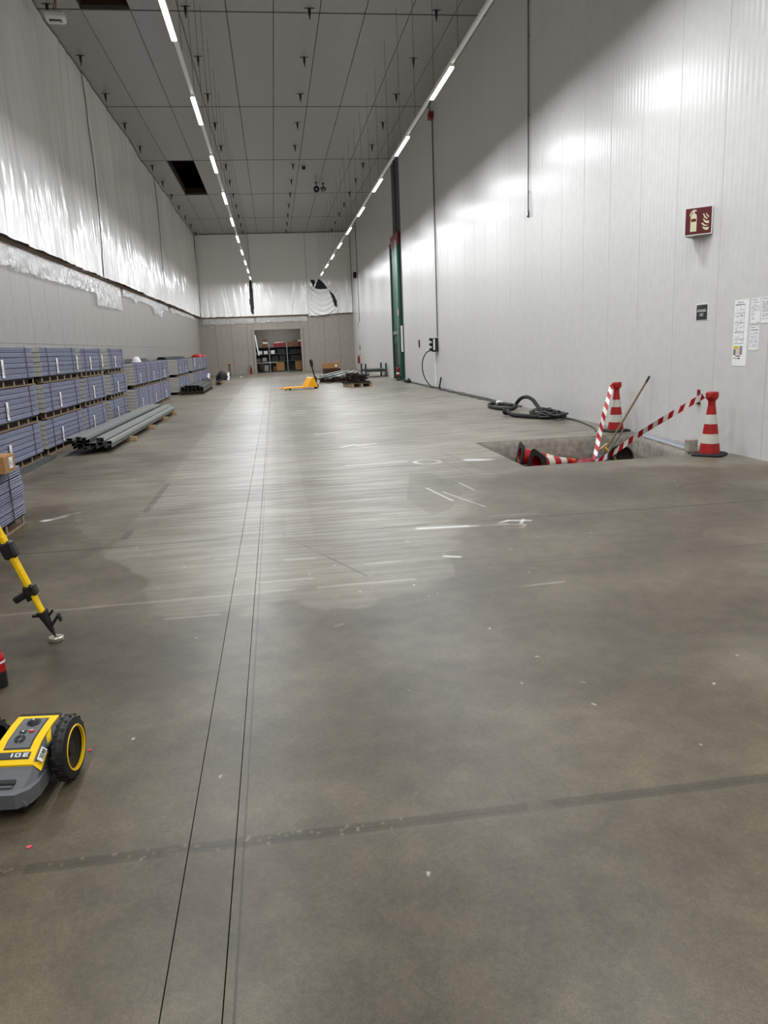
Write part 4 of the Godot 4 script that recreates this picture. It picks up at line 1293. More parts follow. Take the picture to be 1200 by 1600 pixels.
	sd.position = Vector3(0.097, top.call(0.115) - 0.006, 0.115)
	var along := (Vector3(0.106, top.call(0.165) - 0.024, 0.16) - Vector3(0.102, top.call(0.04) - 0.026, 0.04)).normalized()
	var nrm := Vector3(0.76, 0.62, 0.2)
	nrm = (nrm - along * nrm.dot(along)).normalized()
	sd.basis = Basis(nrm, along.cross(nrm).normalized() * 1.0, along) if along.cross(nrm).y > 0 else Basis(nrm, nrm.cross(along).normalized() * -1.0, along)
	var lt := obj("lettering", text_mesh("3DM", 0.021), M.black, t)
	var upv := (-along).cross(nrm).normalized()
	if upv.y < 0: upv = -upv
	var rt := upv.cross(nrm)
	lt.basis = Basis(rt, upv, nrm)
	lt.position = sd.position + nrm * 0.003
	# nose slots
	obj("nose_slot", bx(Vector3(-0.01, 0.118, 0.222), Vector3(0.1, 0.012, 0.03), 0.004), M.black, t)
	obj("nose_bar", bx(Vector3(-0.01, 0.112, 0.236), Vector3(0.09, 0.008, 0.02), 0.003), M.robot_grey, t)
	# wheels
	for s in [-1.0, 1.0]:
		var wh := MB.new()
		wh.xf = Transform3D(Basis(Vector3(0, 0, 1), -s * PI / 2), Vector3(s * 0.148, 0.126, 0.0))
		wh.lathe([Vector2(0.095, -0.022), Vector2(0.118, -0.018), Vector2(0.124, -0.01), Vector2(0.126, 0.0), Vector2(0.124, 0.01), Vector2(0.116, 0.022), Vector2(0.088, 0.028), Vector2(0.084, 0.016), Vector2(0.04, 0.004), Vector2(0, 0.002)], 48)
		var wo := obj("wheel", wh.done(), M.black, t)
		var rm := MB.new()
		rm.xf = wh.xf
		rm.lathe([Vector2(0.080, 0.018), Vector2(0.081, 0.029), Vector2(0.087, 0.0305), Vector2(0.089, 0.027)], 48)
		obj("rim_ring", rm.done(), M.yellow, wo)
		var hb := MB.new()
		hb.xf = wh.xf
		hb.lathe([Vector2(0.03, 0.003), Vector2(0.028, 0.012), Vector2(0.0, 0.014)], 20)
		obj("hub", hb.done(), M.black, wo)
		var tr := MB.new()
		for k in 36:
			var a := TAU * k / 36
			tr.xf = Transform3D(Basis(Vector3(1, 0, 0), a), Vector3(s * 0.148, 0.126, 0.0))
			tr.box(Vector3((0.008 if k % 2 else -0.008), 0.1245, 0), Vector3(0.022, 0.004, 0.012), 0.0015)
		obj("tread", tr.done(), M.rubber, wo)
		obj("wheel_arch", bx(Vector3(s * 0.1, 0.12, 0.0), Vector3(0.012, 0.12, 0.16), 0.005), M.robot_dark, t)
	var cw := MB.new()
	cw.xf = Transform3D(Basis(Vector3(0, 0, 1), PI / 2), Vector3(0.05, 0.028, 0.22))
	cw.lathe([Vector2(0, -0.014), Vector2(0.026, -0.014), Vector2(0.028, 0), Vector2(0.026, 0.014), Vector2(0, 0.014)], 20)
	obj("caster", cw.done(), M.rubber, t)

# ------------------------------------------------------------------ cones, tape, bucket in and by the pit
func cone_parts(t: Node3D, topped: bool) -> void:
	var base := MB.new()
	var seg := 32
	var sq := func(a: float) -> float: return minf(0.2 / maxf(absf(cos(a)), absf(sin(a))), 0.248)
	for k in seg:
		var a := TAU * k / seg
		var b := TAU * (k + 1) / seg
		var da := Vector3(cos(a), 0, -sin(a))
		var db := Vector3(cos(b), 0, -sin(b))
		var ra: float = sq.call(a)
		var rb: float = sq.call(b)
		base.quad(da * 0.13, db * 0.13, db * rb, da * ra)                                   # underside
		base.quad(da * ra, db * rb, db * rb + Vector3.UP * 0.022, da * ra + Vector3.UP * 0.022)
		base.quad(da * ra + Vector3.UP * 0.022, db * rb + Vector3.UP * 0.022, db * (rb - 0.03) + Vector3.UP * 0.036, da * (ra - 0.03) + Vector3.UP * 0.036)
		base.quad(da * (ra - 0.03) + Vector3.UP * 0.036, db * (rb - 0.03) + Vector3.UP * 0.036, db * 0.12 + Vector3.UP * 0.036, da * 0.12 + Vector3.UP * 0.036)
	obj("base_plate", base.done(), M.rubber, t)
	var r := func(y: float) -> float: return lerpf(0.135, 0.04, (y - 0.03) / 0.7)
	var ys := [0.03, 0.165, 0.29, 0.42, 0.545, 0.66]
	for k in 5:
		var m := MB.new()
		var y0: float = ys[k]
		var y1: float = ys[k + 1]
		var ri: float = 0.0012 if k % 2 else 0.0
		m.lathe([Vector2(r.call(y0) - 0.004, y0), Vector2(r.call(y0) + ri, y0 + 0.0005), Vector2(r.call(y1) + ri, y1 - 0.0005), Vector2(r.call(y1) - 0.004, y1)], 32)
		obj(["red_band", "reflective_band"][k % 2], m.done(), M.cone_white if k % 2 else M.cone_red, t)
	# dark red inside, seen when the cone lies down
	var inn := MB.new()
	inn.lathe([Vector2(0, 0.62), Vector2(0.03, 0.6), Vector2(0.125, 0.04), Vector2(0.13, 0.0)], 24)
	obj("inside", inn.done(), M.ext_red, t)
	if topped:
		var a := MB.new()
		a.lathe([Vector2(0.05, 0.645), Vector2(0.05, 0.72), Vector2(0.085, 0.765), Vector2(0.085, 0.825), Vector2(0.075, 0.84), Vector2(0.055, 0.84), Vector2(0.05, 0.83), Vector2(0, 0.83)], 6)
		var ad := obj("tape_holder", a.done(), M.cone_red, t)
		obj("clip", bx(Vector3(-0.1, 0.79, 0), Vector3(0.05, 0.04, 0.03), 0.008), M.cone_red, ad)
	else:
		var a := MB.new()
		a.lathe([Vector2(0.048, 0.655), Vector2(0.04, 0.72), Vector2(0.03, 0.74), Vector2(0, 0.74)], 24)
		obj("tip", a.done(), M.orange, t)

func aim_up(o: Node3D, dir: Vector3, spin := 0.0) -> void:
	var y := dir.normalized()
	var x := y.cross(Vector3(0, 1, 0.01)).normalized()
	o.basis = Basis(x, y, x.cross(y)) * Basis(Vector3.UP, spin)

func tape(label: String, pts: Array, width: float, twist: float) -> void:
	var cv := Curve3D.new()
	for k in pts.size():
		var d: Vector3 = ((pts[mini(k + 1, pts.size() - 1)] as Vector3) - (pts[maxi(k - 1, 0)] as Vector3)) / 6.0
		cv.add_point(pts[k], -d, d)
	var ln := cv.get_baked_length()
	var n := 90
	var mb := MB.new()
	for k in n + 1:
		var p := cv.sample_baked(ln * k / n, true)
		var q := cv.sample_baked(minf(ln * (k + 1) / n, ln), true)
		if k == n: q = p + (p - cv.sample_baked(ln * (k - 1) / n, true))
		var tn := (q - p).normalized()
		var view := Vector3(0.45, -0.1, -1).normalized()
		var s := tn.cross(view).normalized()
		s = s.rotated(tn, twist * sin(k * 0.11))
		var nn := s.cross(tn)
		mb.vert(p + s * width / 2, nn, Vector2(ln * k / n / 0.22, 0)); mb.vert(p - s * width / 2, nn, Vector2(ln * k / n / 0.22, 1))
	for k in n:
		var i := k * 2
		mb.face(i, i + 3, i + 1); mb.face(i, i + 2, i + 3)
	var o := obj("barrier_tape", mb.done(), M.tape)
	tag(o, label, "barrier tape", "red and white tapes over the pit")

func pit_things() -> void:
	var im := Image.create(128, 64, false, Image.FORMAT_RGB8)
	for y in 64:
		for x in 128:
			var f := fposmod((x + y * 0.9) / 128.0, 1.0)
			im.set_pixel(x, y, c8(176, 18, 34) if f < 0.5 else c8(236, 232, 226))
	M.tape = mat(Color.WHITE, 0.4)
	M.tape.albedo_texture = ImageTexture.create_from_image(im)
	M.tape.cull_mode = BaseMaterial3D.CULL_DISABLED
	var c1 := thing("traffic_cone", "upright red and white cone at the near right corner of the pit", "traffic cone", Vector3(5.68, 0, -9.42), PI / 4, "traffic cones at the pit")
	cone_parts(c1, true)
	var c2 := thing("traffic_cone", "upright red and white cone at the far corner of the pit by the wall", "traffic cone", Vector3(5.77, 0, -12.5), 0.3, "traffic cones at the pit")
	cone_parts(c2, true)
	var c3 := thing("traffic_cone", "fallen cone in the pit showing its red underside towards the camera", "traffic cone", Vector3(3.84, -0.25, -11.05), 0.0, "traffic cones at the pit")
	cone_parts(c3, false); aim_up(c3, Vector3(0.93, -0.03, -0.3), 0.3)
	var c4 := thing("traffic_cone", "fallen cone behind the other in the left corner of the pit", "traffic cone", Vector3(3.76, -0.19, -11.62), 0.0, "traffic cones at the pit")
	cone_parts(c4, false); aim_up(c4, Vector3(1.0, -0.16, 0.12), 0.1)
	tape("twisted red and white tape from the far cone down into the pit", [Vector3(5.66, 0.79, -12.46), Vector3(5.45, 0.45, -12.2), Vector3(5.22, 0.05, -11.9), Vector3(4.98, -0.32, -11.55), Vector3(4.9, -0.38, -11.45)], 0.075, 0.5)
	tape("red and white tape stretched from the near cone down into the pit", [Vector3(5.58, 0.79, -9.46), Vector3(5.5, 0.6, -9.85), Vector3(5.3, 0.22, -10.55), Vector3(5.08, -0.16, -11.1), Vector3(4.88, -0.36, -11.4)], 0.075, 0.3)
	var pole := MB.new()
	pole.tube([Vector3(4.88, -0.42, -11.3), Vector3(5.95, 0.93, -11.72)], 0.016, 10)
	var po := thing("wooden_pole", "long thin wooden pole leaning from the pit against the right wall", "pole")
	obj("shaft", pole.done(), M.timber, po)
	var ptip := MB.new()
	ptip.tube([Vector3(5.90, 0.867, -11.70), Vector3(5.965, 0.95, -11.727)], 0.02, 10)
	obj("end_cap", ptip.done(), M.black, po)
	var rod := MB.new()
	rod.tube([Vector3(5.05, -0.4, -11.5), Vector3(5.62, 0.12, -11.85)], 0.011, 8)
	tag(obj("steel_rod", rod.done(), M.galv_dark), "short dark rod sticking up from the pit beside the pole", "rod")
	# bucket on its side
	var bk := thing("mortar_bucket", "black bucket lying on its side in the pit, open towards the camera", "bucket", Vector3(5.20, -0.24, -11.0))
	var bm := MB.new()
	bm.lathe([Vector2(0, -0.001), Vector2(0.14, 0), Vector2(0.19, 0.32), Vector2(0.2, 0.32), Vector2(0.2, 0.34), Vector2(0.185, 0.34), Vector2(0.135, 0.01), Vector2(0, 0.01)], 32)
	obj("shell", bm.done(), grained(c8(108, 106, 98), 0.6, 0.4, 4.0, 35), bk)
	var hn := MB.new()
	var arc := []
	for k in 13: arc.append(Vector3(0.2 * cos(PI * k / 12), 0.335 - 0.02 * sin(PI * k / 12), 0.2 * sin(PI * k / 12) * 0.35 + 0.01))
	hn.tube(arc, 0.005, 6)
	obj("handle", hn.done(), M.grey_metal, bk)
	aim_up(bk, Vector3(-0.5, 0.08, 0.86), 1.2)
	bk.position = Vector3(5.32, -0.24, -11.25)
	# tools and bits
	var hm := thing("hammer", "hammer with a yellow handle leaning on the bucket in the pit", "hammer", Vector3(5.02, -0.22, -11.25))
	var hh := MB.new()
	hh.tube([Vector3(0.0, 0.14, 0.0), Vector3(0.16, -0.06, 0.08)], 0.02, 10)
	obj("handle", hh.done(), mat(c8(196, 160, 60), 0.5), hm)
	var h2 := MB.new()
	h2.bar(Vector3(-0.07, 0.1, 0.0), Vector3(0.06, 0.19, -0.01), 0.045, 0.045, Vector3.UP, 0.008)
	obj("head", h2.done(), M.timber_pale, hm)
	var cl := thing("blue_cloth", "crumpled blue cloth between the tape and the bucket in the pit", "cloth", Vector3(5.1, -0.45, -11.5))
	noise.seed = 120; noise.frequency = 1.0
	var cm := MB.new()
	cm.grid(24, 12, func(s: float, v: float) -> Vector3:
		var a := s * TAU
		var rr := 0.2 * cos(v * PI / 2) * (1.0 + 0.3 * noise.get_noise_3d(cos(a) * 2, v * 2, sin(a) * 2))
		return Vector3(cos(a) * rr, 0.2 * sin(v * PI / 2) * (1 + 0.3 * noise.get_noise_2d(cos(a) * 3, v * 3)), -sin(a) * rr))
	obj("cloth", cm.done(), M.blue_cloth, cl)
	var rh := thing("red_tub", "dull red upturned tub lying under the tapes in the pit", "tub", Vector3(4.86, -0.42, -11.5))
	var rm := MB.new()
	rm.lathe([Vector2(0, 0), Vector2(0.2, 0), Vector2(0.2, 0.07), Vector2(0.15, 0.13), Vector2(0, 0.15)], 24)
	obj("shell", rm.done(), M.ext_red, rh)
	obj("rim", cyl_band(0.207, 0.0, 0.03), M.ext_red, rh)
	var bl := obj("concrete_block", bx(Vector3(0, 0.09, 0), Vector3(0.14, 0.18, 0.12), 0.012), M.concrete_pit, self, Vector3(5.62, 0.0, -9.78))
	tag(bl, "small grey concrete block behind the near upright cone", "block")
	var rs := thing("wall_bracket", "small dark red bracket on the right wall above the tape", "bracket", Vector3(XR, 0.62, -10.32))
	obj("plate", bx(Vector3(-0.012, 0.09, 0), Vector3(0.02, 0.2, 0.06), 0.006), M.ext_red, rs)
	obj("hook", bx(Vector3(-0.03, 0.0, 0.01), Vector3(0.05, 0.03, 0.09), 0.006), M.black, rs)

# ------------------------------------------------------------------ things on and along the right wall
func paper_texture(sd: int, kind: int, w := 128, h := 180) -> ImageTexture:
	var im := Image.create(w, h, false, Image.FORMAT_RGB8)
	im.fill(Color(0.93, 0.93, 0.925))
	var rg := RandomNumberGenerator.new()
	rg.seed = sd
	var ink := Color(0.42, 0.42, 0.45)
	if kind == 2: ink = Color(0.42, 0.42, 0.62)
	im.fill_rect(Rect2i(10, 8, w / 2 + rg.randi() % 20, 5), Color(0.5, 0.5, 0.52))
	im.fill_rect(Rect2i(w - 18, 6, 8, 8), Color(0.5, 0.5, 0.52))
	if kind == 2: im.fill_rect(Rect2i(12, 26, w - 26, 5), Color(0.25, 0.25, 0.28))
	var y := 24 if kind != 2 else 44
	while y < h - 24:
		var x := 10
		while x < w - 14:
			var l := 4 + rg.randi() % 14
			if kind == 0 and x > 50 and y > 90: break
			if rg.randf() < (0.78 if kind == 1 else 0.6): im.fill_rect(Rect2i(x, y, mini(l, w - 10 - x), 2), ink)
			x += l + 3
		y += 4
		if rg.randf() < 0.12: y += 8
	im.fill_rect(Rect2i(w - 34, h - 10, 22, 4), Color(0.3, 0.3, 0.3))
	return ImageTexture.create_from_image(im)

func plan_texture() -> ImageTexture:
	var w := 128
	var h := 330
	var im := Image.create(w, h, false, Image.FORMAT_RGB8)
	im.fill(Color(0.95, 0.95, 0.945))
	var rg := RandomNumberGenerator.new()
	rg.seed = 44
	var ys := [22, 66, 80, 114, 160, 196, 216]
	for k in ys.size(): im.fill_rect(Rect2i(8, ys[k], 84, 2 if k else 4), Color(0.3, 0.3, 0.32))
	im.fill_rect(Rect2i(92, 22, 2, 196), Color(0.35, 0.35, 0.37))
	im.fill_rect(Rect2i(22, 10, 56, 5), Color(0.62, 0.62, 0.64))
	for k in 260:
		var p := Vector2i(10 + rg.randi() % 74, 26 + rg.randi() % 186)
		im.fill_rect(Rect2i(p.x, p.y, 3 + rg.randi() % 9, 1), Color(0.6, 0.6, 0.62))
	for k in 12: im.fill_rect(Rect2i(12 + rg.randi() % 76, 30 + rg.randi() % 180, 5, 5), Color(0.3, 0.3, 0.3))
	im.fill_rect(Rect2i(10, 230, 46, 14), Color(0.82, 0.76, 0.2))
	im.fill_rect(Rect2i(8, 246, 24, 30), Color(0.5, 0.46, 0.44))
	im.fill_rect(Rect2i(36, 244, 24, 30), Color(0.86, 0.78, 0.72))
	im.fill_rect(Rect2i(64, 230, 26, 44), Color(0.55, 0.56, 0.58))
	im.fill_rect(Rect2i(30, 278, 44, 5), Color(0.25, 0.25, 0.25))
	im.fill_rect(Rect2i(8, 290, 32, 4), Color(0.62, 0.6, 0.3))
	im.fill_rect(Rect2i(48, 289, 24, 6), Color(0.2, 0.2, 0.2))
	return ImageTexture.create_from_image(im)

func extinguisher_sign(at: Vector3, size: float, label: String, wedge: float) -> void:   # pictogram sign on the right wall; wedge > 0: box sign standing off the wall
	var t := thing("fire_sign", label, "sign", at)
	# local frame: face normal, right, up
	var nrm := Vector3(-1, 0, 0)
	if wedge > 0.0: nrm = Vector3(-1, 0, 1).normalized()
	var rt := Vector3.UP.cross(nrm).normalized()
	var off := nrm * 0.012
	if wedge > 0.0:
		off = Vector3(-wedge * 0.5 - 0.012, 0, 0)
	var bs := Basis(rt, Vector3.UP, nrm)
	var pl := obj("plate", bx(Vector3.ZERO, Vector3(size, size, 0.012), 0.002), M.white, t)
	pl.transform = Transform3D(bs, off)
	var rd := obj("red_field", bx(Vector3(0, 0, 0.007), Vector3(size * 0.92, size * 0.92, 0.002)), M.sign_red, t)
	rd.transform = pl.transform
	if wedge > 0.0:      # the second face of the V and its lower edge
		var p2 := obj("back_plate", bx(Vector3.ZERO, Vector3(size, size, 0.012), 0.002), M.white, t)
		var n2 := Vector3(-1, 0, -1).normalized()
		p2.transform = Transform3D(Basis(Vector3.UP.cross(n2).normalized(), Vector3.UP, n2), Vector3(-wedge * 0.5 - 0.012, 0, -wedge - 0.008))
		var br := MB.new()
		br.prism(PackedVector2Array([Vector2(0, 0), Vector2(-wedge, wedge), Vector2(0, wedge * 2.0)]), -0.004, 0.004)
		var b2 := obj("lower_plate", br.done(), M.grey_metal, t)
		b2.transform = Transform3D(Basis(Vector3(1, 0, 0), Vector3(0, 0, -1), Vector3(0, 1, 0)), Vector3(-0.004, -size * 0.46, wedge * 0.5))
	var s := size / 100.0
	var cyl := MB.new()
	cyl.prism(PackedVector2Array([Vector2(-28, -36), Vector2(-6, -36), Vector2(-6, 18), Vector2(-9, 25), Vector2(-14, 28), Vector2(-14, 34), Vector2(-6, 35), Vector2(-7, 38), Vector2(-14, 41), Vector2(-22, 39), Vector2(-30, 30), Vector2(-32, 20), Vector2(-30, 19), Vector2(-26, 28), Vector2(-21, 33), Vector2(-20, 28), Vector2(-25, 25), Vector2(-28, 18)]), 0.0, 1.0)
	var cy := obj("extinguisher_symbol", cyl.done(), M.cream, t)
	cy.transform = Transform3D(bs.scaled_local(Vector3(s, s, 0.002)), off + nrm * 0.0075)
	var wn := MB.new()
	wn.box(Vector3(-17, 4, 0.5), Vector3(18, 10, 1.0))
	var wo := obj("symbol_window", wn.done(), M.sign_red, t)
	wo.transform = Transform3D(bs.scaled_local(Vector3(s, s, 0.002)), off + nrm * 0.0085)
	var fl := MB.new()
	var flames := [
		[Vector2(14, -22), Vector2(19, -30), Vector2(28, -35), Vector2(36, -34), Vector2(38, -24), Vector2(29, -26), Vector2(21, -24)],
		[Vector2(10, -9), Vector2(16, -8), Vector2(21, -14), Vector2(29, -18), Vector2(37, -17), Vector2(29, -21), Vector2(20, -20), Vector2(14, -14)],
		[Vector2(16, 8), Vector2(20, 4), Vector2(26, -2), Vector2(37, -3), Vector2(38, -12), Vector2(28, -11), Vector2(20, -5)],
		[Vector2(15, 24), Vector2(20, 23), Vector2(24, 13), Vector2(34, 4), Vector2(27, 4), Vector2(20, 10)],
		[Vector2(27, 28), Vector2(29, 21), Vector2(36, 14), Vector2(38, 8), Vector2(31, 12), Vector2(27, 19)],
	]
	for q in flames: fl.prism(PackedVector2Array(q), 0.0, 1.0)
	var fo := obj("flame_symbol", fl.done(), M.cream, t)
	fo.set_meta("kind", "stuff")
	fo.transform = cy.transform

func conduit(label: String, z: float, y0: float, y1: float, r := 0.016) -> Node3D:
	var t := thing("conduit", label, "conduit", Vector3(XR - 0.03, 0, z))
	var mb := MB.new()
	mb.tube([Vector3(0, y0, 0), Vector3(0, y1, 0)], r, 8)
	obj("pipe", mb.done(), M.wire, t)
	var n := int((y1 - y0) / 1.6)
	for k in n:
		obj("clip", bx(Vector3(0.012, y0 + 0.4 + k * 1.6, 0), Vector3(0.03, 0.03, 0.07), 0.004), M.grey_metal, t)
	return t

func cable(called: String, label: String, pts: Array, r: float, m: Material, cat := "cable") -> MeshInstance3D:
	var cv := Curve3D.new()
	for k in pts.size():
		var d: Vector3 = ((pts[mini(k + 1, pts.size() - 1)] as Vector3) - (pts[maxi(k - 1, 0)] as Vector3)) / 5.0
		cv.add_point(pts[k], -d, d)
	cv.bake_interval = 0.06
	var path := []
	for p in cv.get_baked_points(): path.append(p)
	var mb := MB.new()
	mb.tube(path, r, 8)
	var o := obj(called, mb.done(), m)
	tag(o, label, cat)
	return o

func right_things() -> void:
	M.sign_red = mat(c8(96, 6, 16), 0.45)
	M.cream = mat(c8(226, 220, 186), 0.5)
	extinguisher_sign(Vector3(XR, 3.1, -10.3), 0.37, "large red fire extinguisher sign projecting from the right wall above the exit notice", 0.26)
	# exit notice
	var ex := thing("exit_sign", "small black AUSGANG EXIT notice with white border on the right wall", "sign", Vector3(XR - 0.004, 1.89, -10.34))
	obj("plate", bx(Vector3.ZERO, Vector3(0.006, 0.23, 0.31), 0.001), M.white, ex)
	obj("black_field", bx(Vector3(-0.004, -0.004, 0), Vector3(0.003, 0.205, 0.275)), M.black, ex)
	for k in 2:
		var tx := obj("lettering", text_mesh(["AUSGANG", "EXIT"][k], 0.05), M.white, ex, Vector3(-0.007, [0.018, -0.04][k], 0.0))
		tx.rotation.y = -PI / 2
	obj("lettering_line", bx(Vector3(-0.006, 0.072, -0.07), Vector3(0.001, 0.012, 0.08)), mat(c8(90, 90, 90), 0.6), ex)
	# notices
	var specs := [["long white plan sheet with framed drawings on the right wall", 1.58, -9.4, 0.84, 0.31, -1], ["white printed notice right of the long plan sheet, upper", 1.845, -9.1, 0.31, 0.2, 0], ["white densely printed notice at the right picture edge", 1.845, -8.88, 0.31, 0.21, 1], ["white notice with bluish print under the upper notices", 1.51, -9.1, 0.3, 0.2, 2]]
	for k in 4:
		var s = specs[k]
		var n := thing("paper_notice", s[0], "notice", Vector3(XR - 0.003, s[1], s[2]))
		var m := mat(Color.WHITE, 0.65)
		m.albedo_texture = plan_texture() if k == 0 else paper_texture(60 + k, s[5])
		var qm := QuadMesh.new()
		qm.size = Vector2(s[4], s[3])
		var sh := bx(Vector3(0.0, 0, 0), Vector3(0.003, s[3], s[4]))
		obj("backing", sh, M.paper, n)
		var pq := obj("printed_face", qm, m, n, Vector3(-0.0025, 0, 0))
		pq.rotation.y = -PI / 2
		if k: n.rotation.x = 0.012
	# hanging cord
	var hc := conduit("long dark cord conduit with a hook end hanging high on the right wall", -17.82, 4.5, HC, 0.014)
	var hk := MB.new()
	hk.tube([Vector3(0, 4.5, 0), Vector3(0.0, 4.42, 0.03), Vector3(0, 4.36, 0.0), Vector3(0, 4.38, -0.05)], 0.018, 8)
	obj("hook", hk.done(), M.black, hc)
	# conduit with red box down to the socket
	conduit("dark conduit running from the red box down to the black socket box", -28.1, 1.85, 9.2, 0.02)
	var rbx := thing("red_box", "small dark red junction box at the top of the long conduit", "box", Vector3(XR - 0.09, 9.2, -28.1))
	obj("case", bx(Vector3(0, 0.12, 0), Vector3(0.16, 0.24, 0.3), 0.02), M.ext_red, rbx)
	var cw := MB.new()
	cw.tube([Vector3(0, 0.24, -0.06), Vector3(-0.05, 0.45, -0.1), Vector3(0.02, 0.62, 0)], 0.014, 6)
	cw.tube([Vector3(0, 0.24, 0.06), Vector3(-0.03, 0.42, 0.12), Vector3(0.02, 0.62, 0.08)], 0.014, 6)
	obj("cable_tail", cw.done(), M.black, rbx)
	var sb := thing("socket_box", "black power socket box with side outlets at the foot of the conduit", "socket", Vector3(XR - 0.1, 1.32, -28.25))
	obj("case", bx(Vector3(0, 0.25, 0), Vector3(0.2, 0.5, 0.3), 0.015), M.black, sb)
	obj("cover", bx(Vector3(-0.06, 0.27, 0.156), Vector3(0.06, 0.4, 0.02), 0.004), M.white, sb)
	for k in 3:
		var om := MB.new()
		om.xf = Transform3D(Basis(Vector3(0, 0, 1), PI / 2 - 0.5), Vector3(-0.1, 0.42 - k * 0.18, 0))
		om.lathe([Vector2(0.03, 0), Vector2(0.05, 0.02), Vector2(0.055, 0.1), Vector2(0.04, 0.12), Vector2(0, 0.12)], 14)
		obj("outlet", om.done(), M.black, sb)
	var pp := obj("white_pipe", bx(Vector3(0, 0.66, 0), Vector3(0.06, 1.3, 0.1), 0.01), M.white, self, Vector3(XR - 0.035, 0.0, -28.5))
	tag(pp, "white vertical cable duct below the black socket box", "duct")
	cable("power_cable", "black cable looping from the socket box down to the floor", [Vector3(5.72, 1.36, -28.25), Vector3(5.6, 1.28, -28.4), Vector3(5.5, 0.95, -28.6), Vector3(5.55, 0.5, -28.7), Vector3(5.72, 0.12, -28.5), Vector3(5.86, 0.03, -28.0)], 0.02, M.black)
	var sw := thing("wall_switch", "small black switch on the right wall between door and socket", "switch", Vector3(XR - 0.02, 1.55, -31.8))
	obj("case", bx(Vector3(0, 0.1, 0), Vector3(0.04, 0.3, 0.14), 0.01), M.black, sw)
	obj("rocker", bx(Vector3(-0.025, 0.1, 0), Vector3(0.012, 0.1, 0.08), 0.004), M.grey_metal, sw)
	# cables along the foot of the wall
	noise.seed = 140; noise.frequency = 0.5
	for k in 3:
		var pts := []
		for i in 38:
			var z := -36.5 + i * 0.5
			pts.append(Vector3(5.78 + 0.06 * k + 0.1 * noise.get_noise_2d(z * 2.0, k * 30.0), 0.016 + 0.012 * k, z))
		cable("floor_cable", ["black cable along the foot of the right wall, innermost", "second black cable along the foot of the right wall", "grey cable along the foot of the right wall, outermost"][k], pts, 0.013, M.black if k < 2 else M.wire)
	var kx := thing("cable_connector", "black upright plug lying against the wall by the white duct", "plug", Vector3(5.86, 0.0, -27.4), 0.2)
	var km := MB.new()
	km.tube([Vector3(0, 0.02, 0), Vector3(0.06, 0.42, 0.06)], 0.03, 10)
	obj("plug", km.done(), M.black, kx)
	obj("collar", bx(Vector3(0.005, 0.04, 0.005), Vector3(0.09, 0.05, 0.09), 0.01), M.rubber, kx)
	# hose heap
	cable("suction_hose", "thick black hose looped on the floor by the right wall, left loop", [Vector3(5.35, 0.04, -19.0), Vector3(5.2, 0.04, -18.3), Vector3(5.28, 0.04, -17.6), Vector3(5.5, 0.05, -17.4), Vector3(5.62, 0.14, -17.6), Vector3(5.68, 0.3, -17.3), Vector3(5.72, 0.3, -16.8), Vector3(5.74, 0.12, -16.3), Vector3(5.75, 0.05, -15.7), Vector3(5.72, 0.05, -15.2)], 0.042, M.rubber, "hose")
	cable("suction_hose", "hose loop running back along the wall behind the left loop", [Vector3(5.35, 0.04, -19.0), Vector3(5.5, 0.05, -19.1), Vector3(5.66, 0.05, -18.7), Vector3(5.7, 0.06, -18.2)], 0.042, M.rubber, "hose")
	cable("suction_hose", "thick black hose end curved towards the camera on the floor", [Vector3(4.98, 0.10, -16.2), Vector3(5.0, 0.05, -15.95), Vector3(5.1, 0.045, -15.6), Vector3(5.3, 0.045, -15.25), Vector3(5.52, 0.05, -15.1), Vector3(5.72, 0.06, -15.0)], 0.048, M.rubber, "hose")
	var he := MB.new()
	he.xf = Transform3D(Basis(Vector3(1, 0, 0), 0.5), Vector3(4.97, 0.1, -16.28))
	he.lathe([Vector2(0, -0.06), Vector2(0.07, -0.06), Vector2(0.085, -0.02), Vector2(0.085, 0.03), Vector2(0.06, 0.06), Vector2(0, 0.06)], 18)
	tag(obj("hose_coupling", he.done(), M.rubber), "round black coupling on the end of the thick hose", "coupling")
	for k in 3:
		var pts := []
		for i in 34:
			var a := TAU * i / 9.0 + k
			var wob := sin(i * 1.7 + k * 2.0)
			pts.append(Vector3(5.6 + (0.2 + 0.05 * wob) * cos(a) + 0.03 * sin(i * 0.9), 0.025 + 0.035 * k + 0.05 * absf(sin(a * 0.5 + i)), -15.5 + 0.45 * sin(i * 0.35 + k) + (0.4 + 0.12 * wob) * sin(a)))
		cable("cable_coil", ["tangled black cable coil on the floor, lowest of the heap", "tangled black cable coil, middle of the heap", "tangled black cable coil, topmost of the heap"][k], pts, 0.02, M.black, "cable coil")
	cable("thin_cable", "thin dark cable from the hose heap to the far upright cone", [Vector3(5.8, 0.015, -15.2), Vector3(5.83, 0.012, -14.4), Vector3(5.72, 0.012, -13.6), Vector3(5.6, 0.012, -13.0), Vector3(5.45, 0.012, -12.6)], 0.011, M.black)
	var wp := thing("white_connector", "white plastic connector on the floor beside the left hose loop", "connector", Vector3(5.62, 0, -19.0), 0.5)
	obj("body", bx(Vector3(0, 0.06, 0), Vector3(0.12, 0.12, 0.16), 0.02), M.white, wp)
	obj("collar", bx(Vector3(-0.08, 0.05, 0), Vector3(0.06, 0.08, 0.1), 0.02), M.grey_metal, wp)
	# tall green door with red header, seen at a grazing angle
	var d := struct("door_1", "tall narrow green rolling door with red header in the right wall", "door")
	obj("curtain", bx(Vector3(XR - 0.02, 4.0, -37.5), Vector3(0.05, 4.6, 1.7), 0.004), M.green, d)
	obj("header", bx(Vector3(XR - 0.03, 6.42, -37.2), Vector3(0.08, 0.55, 2.3), 0.006), M.ext_red, d)
	obj("lower_panel", bx(Vector3(XR - 0.01, 1.15, -37.5), Vector3(0.04, 2.3, 1.6), 0.004), M.green_dark, d)
